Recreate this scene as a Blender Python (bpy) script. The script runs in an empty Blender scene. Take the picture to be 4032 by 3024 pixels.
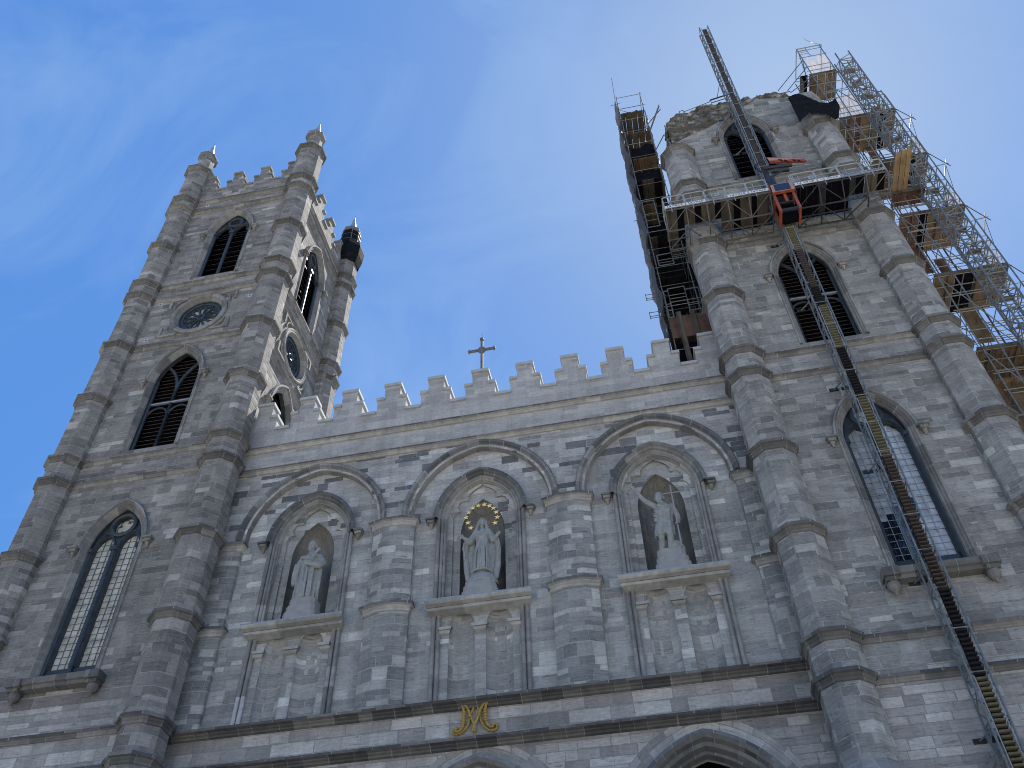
import bpy, math, random
from mathutils import Vector, Matrix, noise
from mathutils.geometry import tessellate_polygon
rnd = random.Random(7)
S = bpy.context.scene
COL = S.collection
R = math.radians

# ------------------------------------------------------------------ camera, sky, sun, exposure
cam = bpy.data.cameras.new('camera'); cam.sensor_width = 36; cam.lens = 3508.269/4032*36
cam.clip_start = .1; cam.clip_end = 3000
co = bpy.data.objects.new('camera', cam); COL.objects.link(co)
yaw, pitch, roll = .1735, .8186, -.0313
fw = Vector((-math.sin(yaw)*math.cos(pitch), math.cos(yaw)*math.cos(pitch), math.sin(pitch)))
rt = Vector((math.cos(yaw), math.sin(yaw), 0)); up = rt.cross(fw)
rt, up = rt*math.cos(roll)+up*math.sin(roll), -rt*math.sin(roll)+up*math.cos(roll)
CAM = Vector((6.1045, -25.7583, 0))
co.matrix_world = Matrix(((rt.x, up.x, -fw.x, CAM.x), (rt.y, up.y, -fw.y, CAM.y), (rt.z, up.z, -fw.z, CAM.z), (0, 0, 0, 1)))
S.camera = co
SUN_EL, SUN_AZ = R(58.5), R(24)
wd = bpy.data.worlds.new('World'); S.world = wd; wd.use_nodes = True
nt = wd.node_tree; N = nt.nodes; bg = N['Background']
sky = N.new('ShaderNodeTexSky'); sky.sky_type = 'NISHITA'; sky.sun_disc = False
sky.sun_elevation = SUN_EL; sky.sun_rotation = SUN_AZ
sky.air_density = 1.0; sky.dust_density = .5; sky.ozone_density = 3.0; sky.altitude = 30
tc = N.new('ShaderNodeTexCoord')
mp = N.new('ShaderNodeMapping'); mp.inputs['Scale'].default_value = (1.3, 2.6, 1.6); mp.inputs['Rotation'].default_value = (0.3, 0.2, 0.9)
cn = N.new('ShaderNodeTexNoise'); cn.inputs['Scale'].default_value = 2.1; cn.inputs['Detail'].default_value = 7; cn.inputs['Roughness'].default_value = .6
cn.inputs['Distortion'].default_value = .7
cr = N.new('ShaderNodeMapRange'); cr.inputs[1].default_value = .46; cr.inputs[2].default_value = .74; cr.inputs[3].default_value = .2; cr.inputs[4].default_value = .6
mx = N.new('ShaderNodeMix'); mx.data_type = 'RGBA'; mx.inputs[7].default_value = (3.5, 5.3, 8.4, 1)
nt.links.new(tc.outputs['Generated'], mp.inputs[0]); nt.links.new(mp.outputs[0], cn.inputs[0]); nt.links.new(cn.outputs[0], cr.inputs[0])
# a milder contrast between the sun side and the far side of the sky, and a deeper blue
bw = N.new('ShaderNodeRGBToBW'); nt.links.new(sky.outputs[0], bw.inputs[0])
dv = N.new('ShaderNodeMath'); dv.operation = 'DIVIDE'; nt.links.new(bw.outputs[0], dv.inputs[0]); dv.inputs[1].default_value = 3.3
pw = N.new('ShaderNodeMath'); pw.operation = 'POWER'; nt.links.new(dv.outputs[0], pw.inputs[0]); pw.inputs[1].default_value = -.56
sc = N.new('ShaderNodeVectorMath'); sc.operation = 'SCALE'; nt.links.new(sky.outputs[0], sc.inputs[0]); nt.links.new(pw.outputs[0], sc.inputs[3])
hs = N.new('ShaderNodeHueSaturation'); hs.inputs['Saturation'].default_value = 1.35; nt.links.new(sc.outputs[0], hs.inputs['Color'])
tn = N.new('ShaderNodeVectorMath'); tn.operation = 'MULTIPLY'; tn.inputs[1].default_value = (.96, 1.24, 1.42); nt.links.new(hs.outputs[0], tn.inputs[0])
nt.links.new(cr.outputs[0], mx.inputs[0]); nt.links.new(tn.outputs[0], mx.inputs[6]); nt.links.new(mx.outputs[2], bg.inputs[0])
bg.inputs[1].default_value = .054
sl = bpy.data.lights.new('sun', 'SUN'); sl.energy = 5.0; sl.angle = R(.5); sl.color = (1, .95, .86)
so = bpy.data.objects.new('sun', sl); COL.objects.link(so)
sd = Vector((math.sin(SUN_AZ)*math.cos(SUN_EL), math.cos(SUN_AZ)*math.cos(SUN_EL), math.sin(SUN_EL)))
so.rotation_euler = sd.to_track_quat('Z', 'Y').to_euler(); so.location = (0, 0, 90)
S.view_settings.view_transform = 'Standard'; S.view_settings.look = 'None'; S.view_settings.gamma = 1
S.view_settings.exposure = .95
S.cycles.filter_width = 1.0

# ------------------------------------------------------------------ materials
MAT = {}
class NG:
    """small helper to write shader node graphs"""
    def __init__(s, name, rough=.9, spec=.25):
        m = bpy.data.materials.new(name); m.use_nodes = True; s.m = m; s.t = m.node_tree; s.b = s.t.nodes['Principled BSDF']
        s.b.inputs['Roughness'].default_value = rough; s.b.inputs['Specular IOR Level'].default_value = spec
        MAT[name] = m
    def put(s, n, i, v):
        if v is None: return
        if isinstance(v, bpy.types.NodeSocket): s.t.links.new(v, n.inputs[i])
        else: n.inputs[i].default_value = v
    def math(s, op, a, b=None, c=None):
        n = s.t.nodes.new('ShaderNodeMath'); n.operation = op; s.put(n, 0, a); s.put(n, 1, b); s.put(n, 2, c); return n.outputs[0]
    def noise(s, vec, scale, detail=2, rough=.5, dist=0, dim='3D', col=False):
        n = s.t.nodes.new('ShaderNodeTexNoise'); n.noise_dimensions = dim
        if dim == '1D': s.put(n, 'W', vec)
        else: s.put(n, 'Vector', vec)
        n.inputs['Scale'].default_value = scale; n.inputs['Detail'].default_value = detail; n.inputs['Roughness'].default_value = rough; n.inputs['Distortion'].default_value = dist
        return n.outputs[1 if col else 0]
    def white(s, x, y, col=False):
        n = s.t.nodes.new('ShaderNodeTexWhiteNoise'); n.noise_dimensions = '2D'; s.put(n, 'Vector', s.xyz(x, y, 0)); return n.outputs[1 if col else 0]
    def xyz(s, x, y, z):
        n = s.t.nodes.new('ShaderNodeCombineXYZ'); s.put(n, 0, x); s.put(n, 1, y); s.put(n, 2, z); return n.outputs[0]
    def rng(s, v, a, b, c=0., d=1., smooth=False):
        n = s.t.nodes.new('ShaderNodeMapRange'); n.interpolation_type = 'SMOOTHSTEP' if smooth else 'LINEAR'
        s.put(n, 0, v); s.put(n, 1, a); s.put(n, 2, b); s.put(n, 3, c); s.put(n, 4, d); return n.outputs[0]
    def ramp(s, v, stops, const=False):
        n = s.t.nodes.new('ShaderNodeValToRGB'); n.color_ramp.interpolation = 'CONSTANT' if const else 'LINEAR'
        e = n.color_ramp.elements
        while len(e) < len(stops): e.new(.5)
        for k, (p, c) in enumerate(stops): e[k].position = p; e[k].color = (*c, 1)
        s.put(n, 0, v); return n.outputs[0]
    def mix(s, f, a, b, mode='MIX'):
        n = s.t.nodes.new('ShaderNodeMix'); n.data_type = 'RGBA'; n.blend_type = mode; s.put(n, 0, f)
        s.put(n, 6, a if not isinstance(a, tuple) else (*a, 1)); s.put(n, 7, b if not isinstance(b, tuple) else (*b, 1)); return n.outputs[2]
    def scale(s, col, f):
        n = s.t.nodes.new('ShaderNodeVectorMath'); n.operation = 'SCALE'; s.put(n, 0, col); s.put(n, 3, f); return n.outputs[0]
    def uv(s):
        n = s.t.nodes.new('ShaderNodeUVMap'); n.uv_map = 'UVMap'; p = s.t.nodes.new('ShaderNodeSeparateXYZ'); s.t.links.new(n.outputs[0], p.inputs[0]); return n.outputs[0], p.outputs[0], p.outputs[1]
    def obj(s):
        n = s.t.nodes.new('ShaderNodeNewGeometry'); return n.outputs['Position']
    def bump(s, h, strength, dist):
        n = s.t.nodes.new('ShaderNodeBump'); n.inputs['Strength'].default_value = strength; n.inputs['Distance'].default_value = dist
        s.put(n, 'Height', h); s.t.links.new(n.outputs[0], s.b.inputs['Normal'])
    def color(s, c): s.put(s.b, 'Base Color', c)

def g3(v, t=(0, 0, 0)): return (v*(1+t[0]), v*(1+t[1]), v*(1+t[2]))
def ashlar(name, h, w, stops, mortar, mw=.012, smear=0., bump=.5, streak=.35, stops2=None, zsw=None, stain=.25, seed=0., flk=.5):
    g = NG(name, .92, .2); rows = 3.3
    uv, u, v = g.uv()
    vw = g.math('ADD', v, g.math('MULTIPLY', g.math('SUBTRACT', g.noise(v, .9, 0, dim='1D'), .5), .5))
    vr = g.math('DIVIDE', vw, h); row = g.math('FLOOR', vr); fv = g.math('FRACT', vr)
    oi = g.t.nodes.new('ShaderNodeObjectInfo'); rd = g.math('FLOOR', g.math('MULTIPLY', oi.outputs['Random'], 97.))
    rh = g.white(row, g.math('ADD', rd, 3.7+seed)); rh2 = g.white(row, g.math('ADD', rd, 11.3+seed))
    bw = g.math('MULTIPLY', g.math('ADD', g.math('MULTIPLY', rh, .7), .65), w)
    uu = g.math('ADD', g.math('DIVIDE', u, bw), g.math('MULTIPLY', rh2, 37.))
    wob = g.noise(g.xyz(g.math('MULTIPLY', u, .9), g.math('MULTIPLY', row, 5.31), seed), 1., 0)
    uu = g.math('ADD', uu, g.math('MULTIPLY', g.math('SUBTRACT', wob, .5), 1.3))
    colm = g.math('FLOOR', uu); fu = g.math('FRACT', uu)
    cs_ = g.math('ADD', colm, g.math('ADD', rd, seed)); cell = g.white(cs_, row); cell2 = g.white(row, g.math('ADD', cs_, 91.))
    du = g.math('MULTIPLY', g.math('MINIMUM', fu, g.math('SUBTRACT', 1., fu)), bw)
    dv = g.math('MULTIPLY', g.math('MINIMUM', fv, g.math('SUBTRACT', 1., fv)), h)
    d = g.math('MINIMUM', du, dv)
    fine = g.noise(uv, 9., 3, .6)
    d = g.math('ADD', d, g.math('MULTIPLY', g.math('SUBTRACT', fine, .5), .02))
    mwn = mw
    if smear:
        sm = g.rng(g.noise(uv, 1.5, 4, .7, .6), .52, .7)
        mwn = g.math('ADD', g.math('MULTIPLY', sm, smear), mw)
    mm = g.math('SUBTRACT', 1., g.rng(d, g.math('MULTIPLY', mwn, .45), mwn, smooth=True))
    col = g.ramp(cell, stops)
    if stops2:
        t = g.math('ADD', g.math('MULTIPLY', g.math('SUBTRACT', v, zsw), .38), g.math('MULTIPLY', g.math('SUBTRACT', g.noise(uv, .35, 2), .5), 2.2))
        t = g.math('GREATER_THAN', g.math('ADD', t, .5), cell2)
        col = g.mix(t, col, g.ramp(cell, stops2))
    # sedimentary veins along the bed, different in every block
    sv = g.noise(g.xyz(g.math('MULTIPLY', u, 2.2), g.math('MULTIPLY', v, 19.), g.math('MULTIPLY', cell, 50.)), 1., 4, .65, .6)
    col = g.scale(col, g.rng(sv, .25, .75, 1-streak, 1+streak))
    col = g.scale(col, g.rng(fine, .25, .75, .86, 1.14))
    big = g.noise(uv, .28, 3, .6)
    col = g.scale(col, g.rng(big, .3, .7, 1-stain, 1+stain*.7))
    run = g.noise(g.xyz(g.math('MULTIPLY', u, 2.4), g.math('MULTIPLY', v, .12), 4.), 1., 3, .6)
    col = g.scale(col, g.rng(run, .35, .75, 1.06, .82))
    fl = g.noise(g.xyz(g.math('MULTIPLY', u, 3.2), g.math('MULTIPLY', v, 15.), seed+rows), 1., 3, .6, .8)
    col = g.mix(g.rng(fl, .63, .70, 0, flk), col, mortar)
    fd = g.noise(g.xyz(g.math('MULTIPLY', u, 2.1), g.math('MULTIPLY', v, 12.), seed+7.), 1., 3, .6, .5)
    col = g.scale(col, g.rng(fd, .60, .70, 1., 1-flk*.8))
    if smear:
        wash = g.rng(g.noise(uv, 2.3, 4, .7, 1.2), .62, .78, 0, .55)
        col = g.mix(wash, col, mortar)
    col = g.mix(g.math('MULTIPLY', mm, .9), col, mortar)
    g.color(col)
    hgt = g.math('ADD', g.math('MULTIPLY', cell2, .35), g.math('MULTIPLY', g.rng(d, 0., .03), .6))
    hgt = g.math('ADD', hgt, g.math('MULTIPLY', sv, .5)); hgt = g.math('ADD', hgt, g.math('MULTIPLY', fine, .35))
    g.bump(hgt, bump, .035)
    return g.m
WARM = (.06, .0, -.075)
mid = [(0, g3(.155, WARM)), (.12, g3(.19, WARM)), (.5, g3(.24, WARM)), (.88, g3(.285, WARM)), (.96, g3(.36, WARM)), (1, g3(.43, WARM))]
ashlar('stone_tower', .27, .72, mid, (.345, .33, .305), .009, .02, .7, .26)
scar = [(0, (0.192, 0.188, 0.178)), (.15, (0.240, 0.235, 0.221)), (.6, (0.300, 0.294, 0.276)), (.93, (0.354, 0.346, 0.324)), (1, (0.480, 0.468, 0.431))]
ashlar('stone_tower_scarred', .27, .70, scar, (.43, .42, .40), .004, .05, .7, .22, seed=5.)
ashlar('stone_front', .275, .72, [(0, (0.266, 0.262, 0.250)), (.2, (0.316, 0.313, 0.295)), (.55, (0.367, 0.362, 0.340)), (.86, (0.407, 0.400, 0.374)), (.95, (0.520, 0.508, 0.472)), (1, (0.633, 0.621, 0.575))],
       (0.407, 0.401, 0.374), .008, .03, .6, .22,
       stops2=[(0, (.125, .13, .138)), (.17, (.165, .17, .175)), (.22, (.33, .322, .31)), (.55, (.39, .38, .365)), (.8, (.44, .43, .415)), (1, (.56, .55, .525))], zsw=22.9)
ashlar('stone_base', .30, .78, [(0, g3(.27, WARM)), (.3, g3(.33, WARM)), (.6, g3(.39, WARM)), (1, g3(.52, WARM))], (.27, .265, .25), .012, .03, .6, .2, seed=9.)
ashlar('stone_new', .27, .85, [(0, (.33, .32, .31)), (.3, (.38, .37, .355)), (.75, (.425, .415, .395)), (1, (.48, .465, .44))], (.36, .355, .34), .006, 0, .4, .16, stain=.1, seed=2., flk=.22)
ashlar('stone_pilaster', .27, .62, [(0, (0.209, 0.211, 0.207)), (.35, (0.259, 0.259, 0.250)), (.68, (0.319, 0.316, 0.299)), (.78, (0.407, 0.398, 0.370)), (.92, (0.484, 0.473, 0.438)), (1, (0.572, 0.561, 0.512))], (0.374, 0.369, 0.338), .011, .03, .6, .22, seed=13.)

def trim(name, stops, rough=.9, joint=.62, dark=.5):
    g = NG(name, rough, .25); uv, u, v = g.uv()
    uu = g.math('ADD', g.math('DIVIDE', u, joint), g.math('MULTIPLY', g.math('SUBTRACT', g.noise(u, .8, 0, dim='1D'), .5), 1.2))
    c = g.math('FLOOR', uu); f = g.math('FRACT', uu)
    oi = g.t.nodes.new('ShaderNodeObjectInfo'); cell = g.white(c, g.math('MULTIPLY', oi.outputs['Random'], 77.))
    col = g.ramp(cell, stops)
    pos = g.obj()
    n1 = g.noise(pos, 3.5, 5, .65); n2 = g.noise(pos, .7, 3, .6)
    col = g.scale(col, g.rng(n1, .3, .7, .75, 1.2)); col = g.mix(g.rng(n2, .5, .72, 0, dark), col, (.075, .075, .078))
    e = g.math('MULTIPLY', g.math('MINIMUM', f, g.math('SUBTRACT', 1., f)), joint)
    j = g.math('SUBTRACT', 1., g.rng(e, .004, .013, smooth=True))
    col = g.mix(g.math('MULTIPLY', j, .7), col, (.42, .41, .38))
    g.color(col); g.bump(g.math('ADD', n1, g.math('MULTIPLY', j, -.6)), .45, .02); return g.m
trim('trim_stone', [(0, (.17, .165, .155)), (.2, (.22, .213, .20)), (.6, (.27, .262, .245)), (1, (.32, .31, .29))], joint=.9, dark=.42)
trim('trim_dark', [(0, (.11, .113, .117)), (.3, (.15, .15, .15)), (.6, (.20, .197, .19)), (.9, (.25, .245, .23)), (1, (.33, .325, .31))], joint=.6, dark=.5)
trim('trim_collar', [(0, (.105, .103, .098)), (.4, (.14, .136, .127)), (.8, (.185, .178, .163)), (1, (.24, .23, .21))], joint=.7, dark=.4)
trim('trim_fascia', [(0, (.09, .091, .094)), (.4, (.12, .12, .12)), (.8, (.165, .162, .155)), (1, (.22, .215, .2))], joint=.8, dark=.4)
trim('trim_light', [(0, (.30, .295, .275)), (.5, (.38, .37, .345)), (1, (.45, .44, .41))], joint=1.4, dark=.18)
trim('trim_shaft', [(0, (.19, .188, .182)), (.5, (.26, .255, .245)), (.9, (.33, .32, .3)), (1, (.55, .55, .55))], joint=1.1, dark=.3)
def plain(name, c, rough=.6, metal=0., nscale=4., amt=.2, bump=.15, spec=.3, stain=None):
    g = NG(name, rough, spec); g.b.inputs['Metallic'].default_value = metal
    pos = g.obj(); n1 = g.noise(pos, nscale, 4, .6)
    col = g.scale(g.mix(0., c, c), g.rng(n1, .3, .7, 1-amt, 1+amt))
    if stain: col = g.mix(g.rng(g.noise(pos, nscale*.35, 4, .65), .5, .7, 0, .8), col, stain)
    g.color(col); g.bump(n1, bump, .01); g.put(g.b, 'Roughness', g.rng(n1, .3, .7, max(.05, rough-.1), min(1, rough+.1))); return g.m
plain('lead_flashing', (.27, .31, .36), .5, .0, 6, .25, .2, .4)
plain('coping_stone', (.40, .41, .41), .75, 0, 2.5, .15)
plain('statue_stone', (.315, .32, .305), .85, 0, 7, .16, .3, stain=(.23, .235, .225))
plain('pedestal_stone', (.31, .307, .297), .9, 0, 3, .13, .3)
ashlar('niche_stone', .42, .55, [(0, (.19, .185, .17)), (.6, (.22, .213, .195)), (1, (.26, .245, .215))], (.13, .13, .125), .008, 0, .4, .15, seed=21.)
plain('slate_paint', (.042, .052, .062), .45, 0, 5, .3, .15, .4)
plain('louvre_wood', (.07, .052, .045), .7, 0, 6, .3)
plain('void_dark', (.006, .006, .008), .95, 0, 3, .2, 0, .05)
plain('gold_leaf', (.92, .72, .32), .42, .45, 9, .15, .2, .5)
plain('gold_paint', (.46, .30, .075), .45, .25, 14, .25, .35, .4)
plain('cross_metal', (.16, .15, .15), .6, .2, 6, .3)
plain('rail_steel', (.36, .38, .385), .5, .25, 8, .25, .1, .4)
plain('galvanized_steel', (.20, .21, .21), .5, .35, 8, .3, .1, .4)
plain('old_steel', (.12, .115, .11), .55, .4, 6, .35, .1, .4, stain=(.17, .115, .08))
plain('mast_paint', (.17, .19, .20), .5, .3, 6, .28, .1, .4)
plain('bar_grey', (.16, .165, .165), .6, .2, 6, .2)
plain('dark_steel', (.045, .046, .05), .5, .3, 6, .3, .1, .3)
plain('orange_paint', (.30, .075, .042), .5, 0, 5, .25, .1, .35, stain=(.25, .06, .03))
plain('pink_panel', (.42, .24, .19), .6, 0, 5, .15)
plain('black_rubber', (.014, .014, .016), .75, 0, 6, .4, .3, .2)
plain('screen_glass', (.02, .028, .05), .12, 0, 3, .1, 0, .6)
plain('rib_brown', (.062, .047, .037), .7, 0, 6, .3)
plain('rib_olive', (.125, .112, .062), .65, 0, 6, .3)
plain('toe_steel', (.33, .36, .38), .5, .2, 4, .15)
plain('white_board', (.68, .69, .70), .55, 0, 4, .08)
plain('letter_ink', (.06, .07, .09), .7, 0, 4, .1)
plain('letter_blue', (.10, .13, .17), .7, 0, 4, .1)
plain('mesh_cloth', (.012, .013, .016), .95, 0, 3, .4, .4, .05)
plain('bolt_plate', (.50, .52, .53), .5, .3, 6, .1)
plain('red_plastic', (.45, .05, .05), .5, 0, 5, .1)
plain('blue_plastic', (.22, .33, .55), .45, 0, 5, .1)
def wood(name, a, b, rough=.85):
    g = NG(name, rough, .15); uv, u, v = g.uv(); pos = g.obj()
    bi = g.math('FLOOR', g.math('MULTIPLY', g.math('ADD', u, g.math('MULTIPLY', v, .0)), 1/.28)); cell = g.white(bi, 2.)
    gr = g.noise(g.xyz(g.math('MULTIPLY', u, 22.), g.math('MULTIPLY', v, 1.4), cell), 1., 4, .6, .4)
    col = g.mix(g.rng(gr, .3, .7), a, b); col = g.scale(col, g.rng(cell, 0, 1, .75, 1.2))
    col = g.scale(col, g.rng(g.noise(pos, 1.2, 4, .65), .3, .7, .6, 1.25))
    g.color(col); g.bump(gr, .2, .01); return g.m
wood('plank_wood', (.075, .055, .038), (.125, .092, .062))
wood('plywood_board', (.22, .15, .085), (.31, .225, .13))
wood('plywood', (.115, .08, .05), (.18, .13, .08))
wood('plywood_red', (.10, .056, .042), (.15, .09, .065))
wood('weathered_wood', (.075, .063, .05), (.13, .112, .09))
def rubble():
    g = NG('rubble_stone', .95, .1); pos = g.obj()
    vo = g.t.nodes.new('ShaderNodeTexVoronoi'); vo.inputs['Scale'].default_value = 2.6
    mpn = g.t.nodes.new('ShaderNodeMapping'); mpn.inputs['Scale'].default_value = (1, 1, 1.8); g.t.links.new(pos, mpn.inputs[0])
    wv = g.mix(.25, mpn.outputs[0], g.noise(pos, 2., 3, .6, col=True)); g.put(vo, 'Vector', wv)
    n1 = g.noise(pos, 5, 6, .7); col = g.mix(g.rng(n1, .3, .7), (.14, .13, .115), (.36, .34, .30))
    sp = g.t.nodes.new('ShaderNodeSeparateColor'); g.t.links.new(vo.outputs['Color'], sp.inputs[0])
    col = g.scale(col, g.rng(sp.outputs[0], 0, 1, .6, 1.4)); col = g.scale(col, g.rng(vo.outputs['Distance'], .25, .6, 1.1, .55)); g.color(col)
    h = g.math('ADD', g.math('MULTIPLY', vo.outputs['Distance'], -1.), g.math('MULTIPLY', n1, .7)); g.bump(h, .9, .12)
rubble()
def glassm(name, c, rough, spec=.5, metal=0., var=.25):
    g = NG(name, rough, spec); g.b.inputs['Metallic'].default_value = metal; uv, u, v = g.uv()
    cell = g.white(g.math('FLOOR', g.math('MULTIPLY', u, 4.01)), g.math('FLOOR', g.math('MULTIPLY', v, 3.57)))
    col = g.scale(g.mix(0., c, c), g.rng(cell, 0, 1, 1-var, 1+var*.6)); col = g.scale(col, g.rng(g.noise(g.obj(), 2.5, 4, .6), .3, .7, .85, 1.12)); g.color(col)
glassm('cream_glass', (.52, .50, .43), .45, .4)
glassm('pale_glass', (.46, .50, .55), .18, .6)
glassm('milky_glass', (.36, .39, .42), .2, .6)
glassm('dark_glass', (.012, .016, .024), .06, .8)
glassm('painted_sky_glass', (.10, .15, .27), .12, .6)  # blue sky reflection held in the base colour
glassm('rose_glass', (.50, .56, .60), .3, .5)
def sheet(name, c, tr, holes=None):
    g = NG(name, .6, .2); g.color((*c, 1)); out = g.t.nodes['Material Output']
    t = g.t.nodes.new('ShaderNodeBsdfTranslucent'); t.inputs[0].default_value = (*c, 1)
    m1 = g.t.nodes.new('ShaderNodeMixShader'); m1.inputs[0].default_value = tr
    g.t.links.new(g.b.outputs[0], m1.inputs[1]); g.t.links.new(t.outputs[0], m1.inputs[2]); res = m1.outputs[0]
    n1 = g.noise(g.obj(), 5., 3, .6); g.bump(n1, .4, .05)
    if holes:
        tp = g.t.nodes.new('ShaderNodeBsdfTransparent'); m2 = g.t.nodes.new('ShaderNodeMixShader')
        hm = g.rng(g.noise(g.obj(), 1.1, 4, .7), holes[0], holes[1]); g.put(m2, 0, hm)
        g.t.links.new(res, m2.inputs[1]); g.t.links.new(tp.outputs[0], m2.inputs[2]); res = m2.outputs[0]
    g.t.links.new(res, out.inputs[0])
sheet('plastic_sheet', (.42, .40, .42), .5, (.35, .8))
sheet('debris_netting', (.11, .105, .10), .35, (.63, .68))
g = NG('paving', .9, .2); pn = g.noise(g.obj(), .8, 5, .6); g.color(g.mix(pn, (.38, .35, .30), (.49, .455, .39))); g.bump(pn, .3, .02)
g = NG('asphalt', .9, .2); pn = g.noise(g.obj(), 30, 3, .6); g.color(g.mix(pn, (.04, .04, .042), (.065, .065, .068))); g.bump(pn, .3, .01)
g = NG('slate_roof', .7, .3); pn = g.noise(g.obj(), 3, 4, .6); g.color(g.mix(pn, (.12, .13, .14), (.2, .21, .22)))

# ------------------------------------------------------------------ mesh helpers
class MB:
    def __init__(s, *mats): s.v = []; s.f = []; s.m = []; s.uv = []; s.mats = list(mats)
    def face(s, pts, m=0, uv=None):
        i = len(s.v); s.v += [tuple(p) for p in pts]; s.f.append(tuple(range(i, i+len(pts)))); s.m.append(m); s.uv.append(uv)
    def box(s, x0, x1, y0, y1, z0, z1, m=0, skip=''):
        P = lambda a, b, c: (x1 if a else x0, y1 if b else y0, z1 if c else z0)
        F = {'f': [(0,0,0),(1,0,0),(1,0,1),(0,0,1)], 'b': [(1,1,0),(0,1,0),(0,1,1),(1,1,1)], 'l': [(0,1,0),(0,0,0),(0,0,1),(0,1,1)],
             'r': [(1,0,0),(1,1,0),(1,1,1),(1,0,1)], 't': [(0,0,1),(1,0,1),(1,1,1),(0,1,1)], 'd': [(0,1,0),(1,1,0),(1,0,0),(0,0,0)]}
        for k, q in F.items():
            if k not in skip: s.face([P(*c) for c in q], m)
    def tube(s, p, q, r, n=6, m=0, r2=None, cap=True):
        p = Vector(p); q = Vector(q); d = q-p
        if d.length < 1e-6: return
        d.normalize(); a = d.orthogonal().normalized() if abs(d.z) > .9 else Vector((0, 0, 1)).cross(d).normalized(); b = d.cross(a)
        r2 = r if r2 is None else r2
        A = [p+(a*math.cos(t)+b*math.sin(t))*r for t in [2*math.pi*k/n+math.pi/n for k in range(n)]]
        B = [q+(a*math.cos(t)+b*math.sin(t))*r2 for t in [2*math.pi*k/n+math.pi/n for k in range(n)]]
        L = (q-p).length
        for k in range(n):
            j = (k+1) % n; s.face([A[k], A[j], B[j], B[k]], m, [(0, k*r), (0, (k+1)*r), (L, (k+1)*r), (L, k*r)])
        if cap: s.face(A[::-1], m); s.face(B, m)
    def path(s, pts, r, n=6, m=0):
        for a, b in zip(pts, pts[1:]): s.tube(a, b, r, n, m)
    def loft(s, rings, closed=False, m=0, ms=None, zuv=False):
        """quads between successive rings of equal length; u runs along the ring, v across"""
        vv = 0.; C = rings[len(rings)//2]; nn = len(C)
        US = [(Vector(C[(i+1) % nn])-Vector(C[i])).length for i in range(nn)]
        for k in range(len(rings)-1):
            A, B = rings[k], rings[k+1]; n = len(A); dv = (Vector(A[n//2])-Vector(B[n//2])).length; u = 0.
            for i in range(n if closed else n-1):
                j = (i+1) % n; du = US[i]
                s.face([A[i], A[j], B[j], B[i]], ms[k] if ms else m, [(p[0]+(p[1] if p[0] < 0 else -p[1]), p[2]) for p in (A[i], A[j], B[j], B[i])] if zuv else [(u, vv), (u+du, vv), (u+du, vv+dv), (u, vv+dv)]); u += du
            vv += dv
    def fill(s, loops, put, m=0, flip=False):
        """flat plate with holes; loops are lists of (s, z); put maps (s, z) to a point"""
        L = [[Vector((a, b, 0)) for a, b in lp] for lp in loops]
        flat = [p for lp in loops for p in lp]
        for t in tessellate_polygon(L):
            q = [flat[i] for i in t]
            ar = (q[1][0]-q[0][0])*(q[2][1]-q[0][1])-(q[2][0]-q[0][0])*(q[1][1]-q[0][1])
            if (ar < 0) != flip: q = q[::-1]
            s.face([put(a, b) for a, b in q], m)
    def build(s, name, parent=None, loc=(0, 0, 0), smooth=False, merge=False):
        me = bpy.data.meshes.new(name); me.from_pydata(s.v, [], s.f)
        for m in s.mats: me.materials.append(MAT[m])
        me.polygons.foreach_set('material_index', s.m)
        ul = me.uv_layers.new(name='UVMap'); me.update()
        for p, uv in zip(me.polygons, s.uv):
            if uv is None:
                n = p.normal; h = math.hypot(n.x, n.y)
                for li in p.loop_indices:
                    c = me.vertices[me.loops[li].vertex_index].co
                    ul.data[li].uv = (c.x, c.y) if h < .3 else ((c.y*n.x-c.x*n.y)/h, c.z)
            else:
                for li, w in zip(p.loop_indices, uv): ul.data[li].uv = w
        if merge:
            import bmesh
            b = bmesh.new(); b.from_mesh(me); bmesh.ops.remove_doubles(b, verts=b.verts, dist=1e-4); b.to_mesh(me); b.free()
        if smooth: me.polygons.foreach_set('use_smooth', [True]*len(me.polygons))
        o = bpy.data.objects.new(name, me); COL.objects.link(o); o.parent = parent; o.location = loc
        return o
def thing(name, label, cat, loc=(0, 0, 0), group=None):
    o = bpy.data.objects.new(name, None); COL.objects.link(o); o.location = loc; o.empty_display_size = .3
    return tag(o, label, cat, group)
def tag(o, label, cat=None, group=None, kind=None):
    if label: o['label'] = label
    if cat: o['category'] = cat
    if group: o['group'] = group
    if kind: o['kind'] = kind
    return o
def dup(o, parent=None, loc=None, rotz=None, label=None):
    c = o.copy(); COL.objects.link(c); c.parent = parent if parent else o.parent
    if loc is not None: c.location = loc
    if rotz is not None: c.rotation_euler = (0, 0, rotz)
    if label: c['label'] = label
    for ch in [k for k in o.children]:
        d = ch.copy(); COL.objects.link(d); d.parent = c
    return c
def arch(a, h, zs, t=0., n=16, zb=None):
    """pointed arch outline, left foot to right foot, moved inwards by t (concentric)"""
    Rr = (a*a+h*h)/(2*a); c = Rr-a; r = Rr-t
    th = math.acos(max(-1, min(1, -c/r))) if r > c else math.pi/2
    L = []
    for k in range(n+1):
        an = math.pi+(th-math.pi)*k/n
        L.append((c+r*math.cos(an), zs+r*math.sin(an)))
    L[-1] = (0., L[-1][1])
    pts = L+[(-x, z) for x, z in L[-2::-1]]
    if zb is not None: pts = [(-(a-t), zb)]+pts+[((a-t), zb)]
    return pts
def circ(cx, cz, r, n=28): return [(cx+r*math.cos(2*math.pi*k/n), cz+r*math.sin(2*math.pi*k/n)) for k in range(n)]
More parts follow.
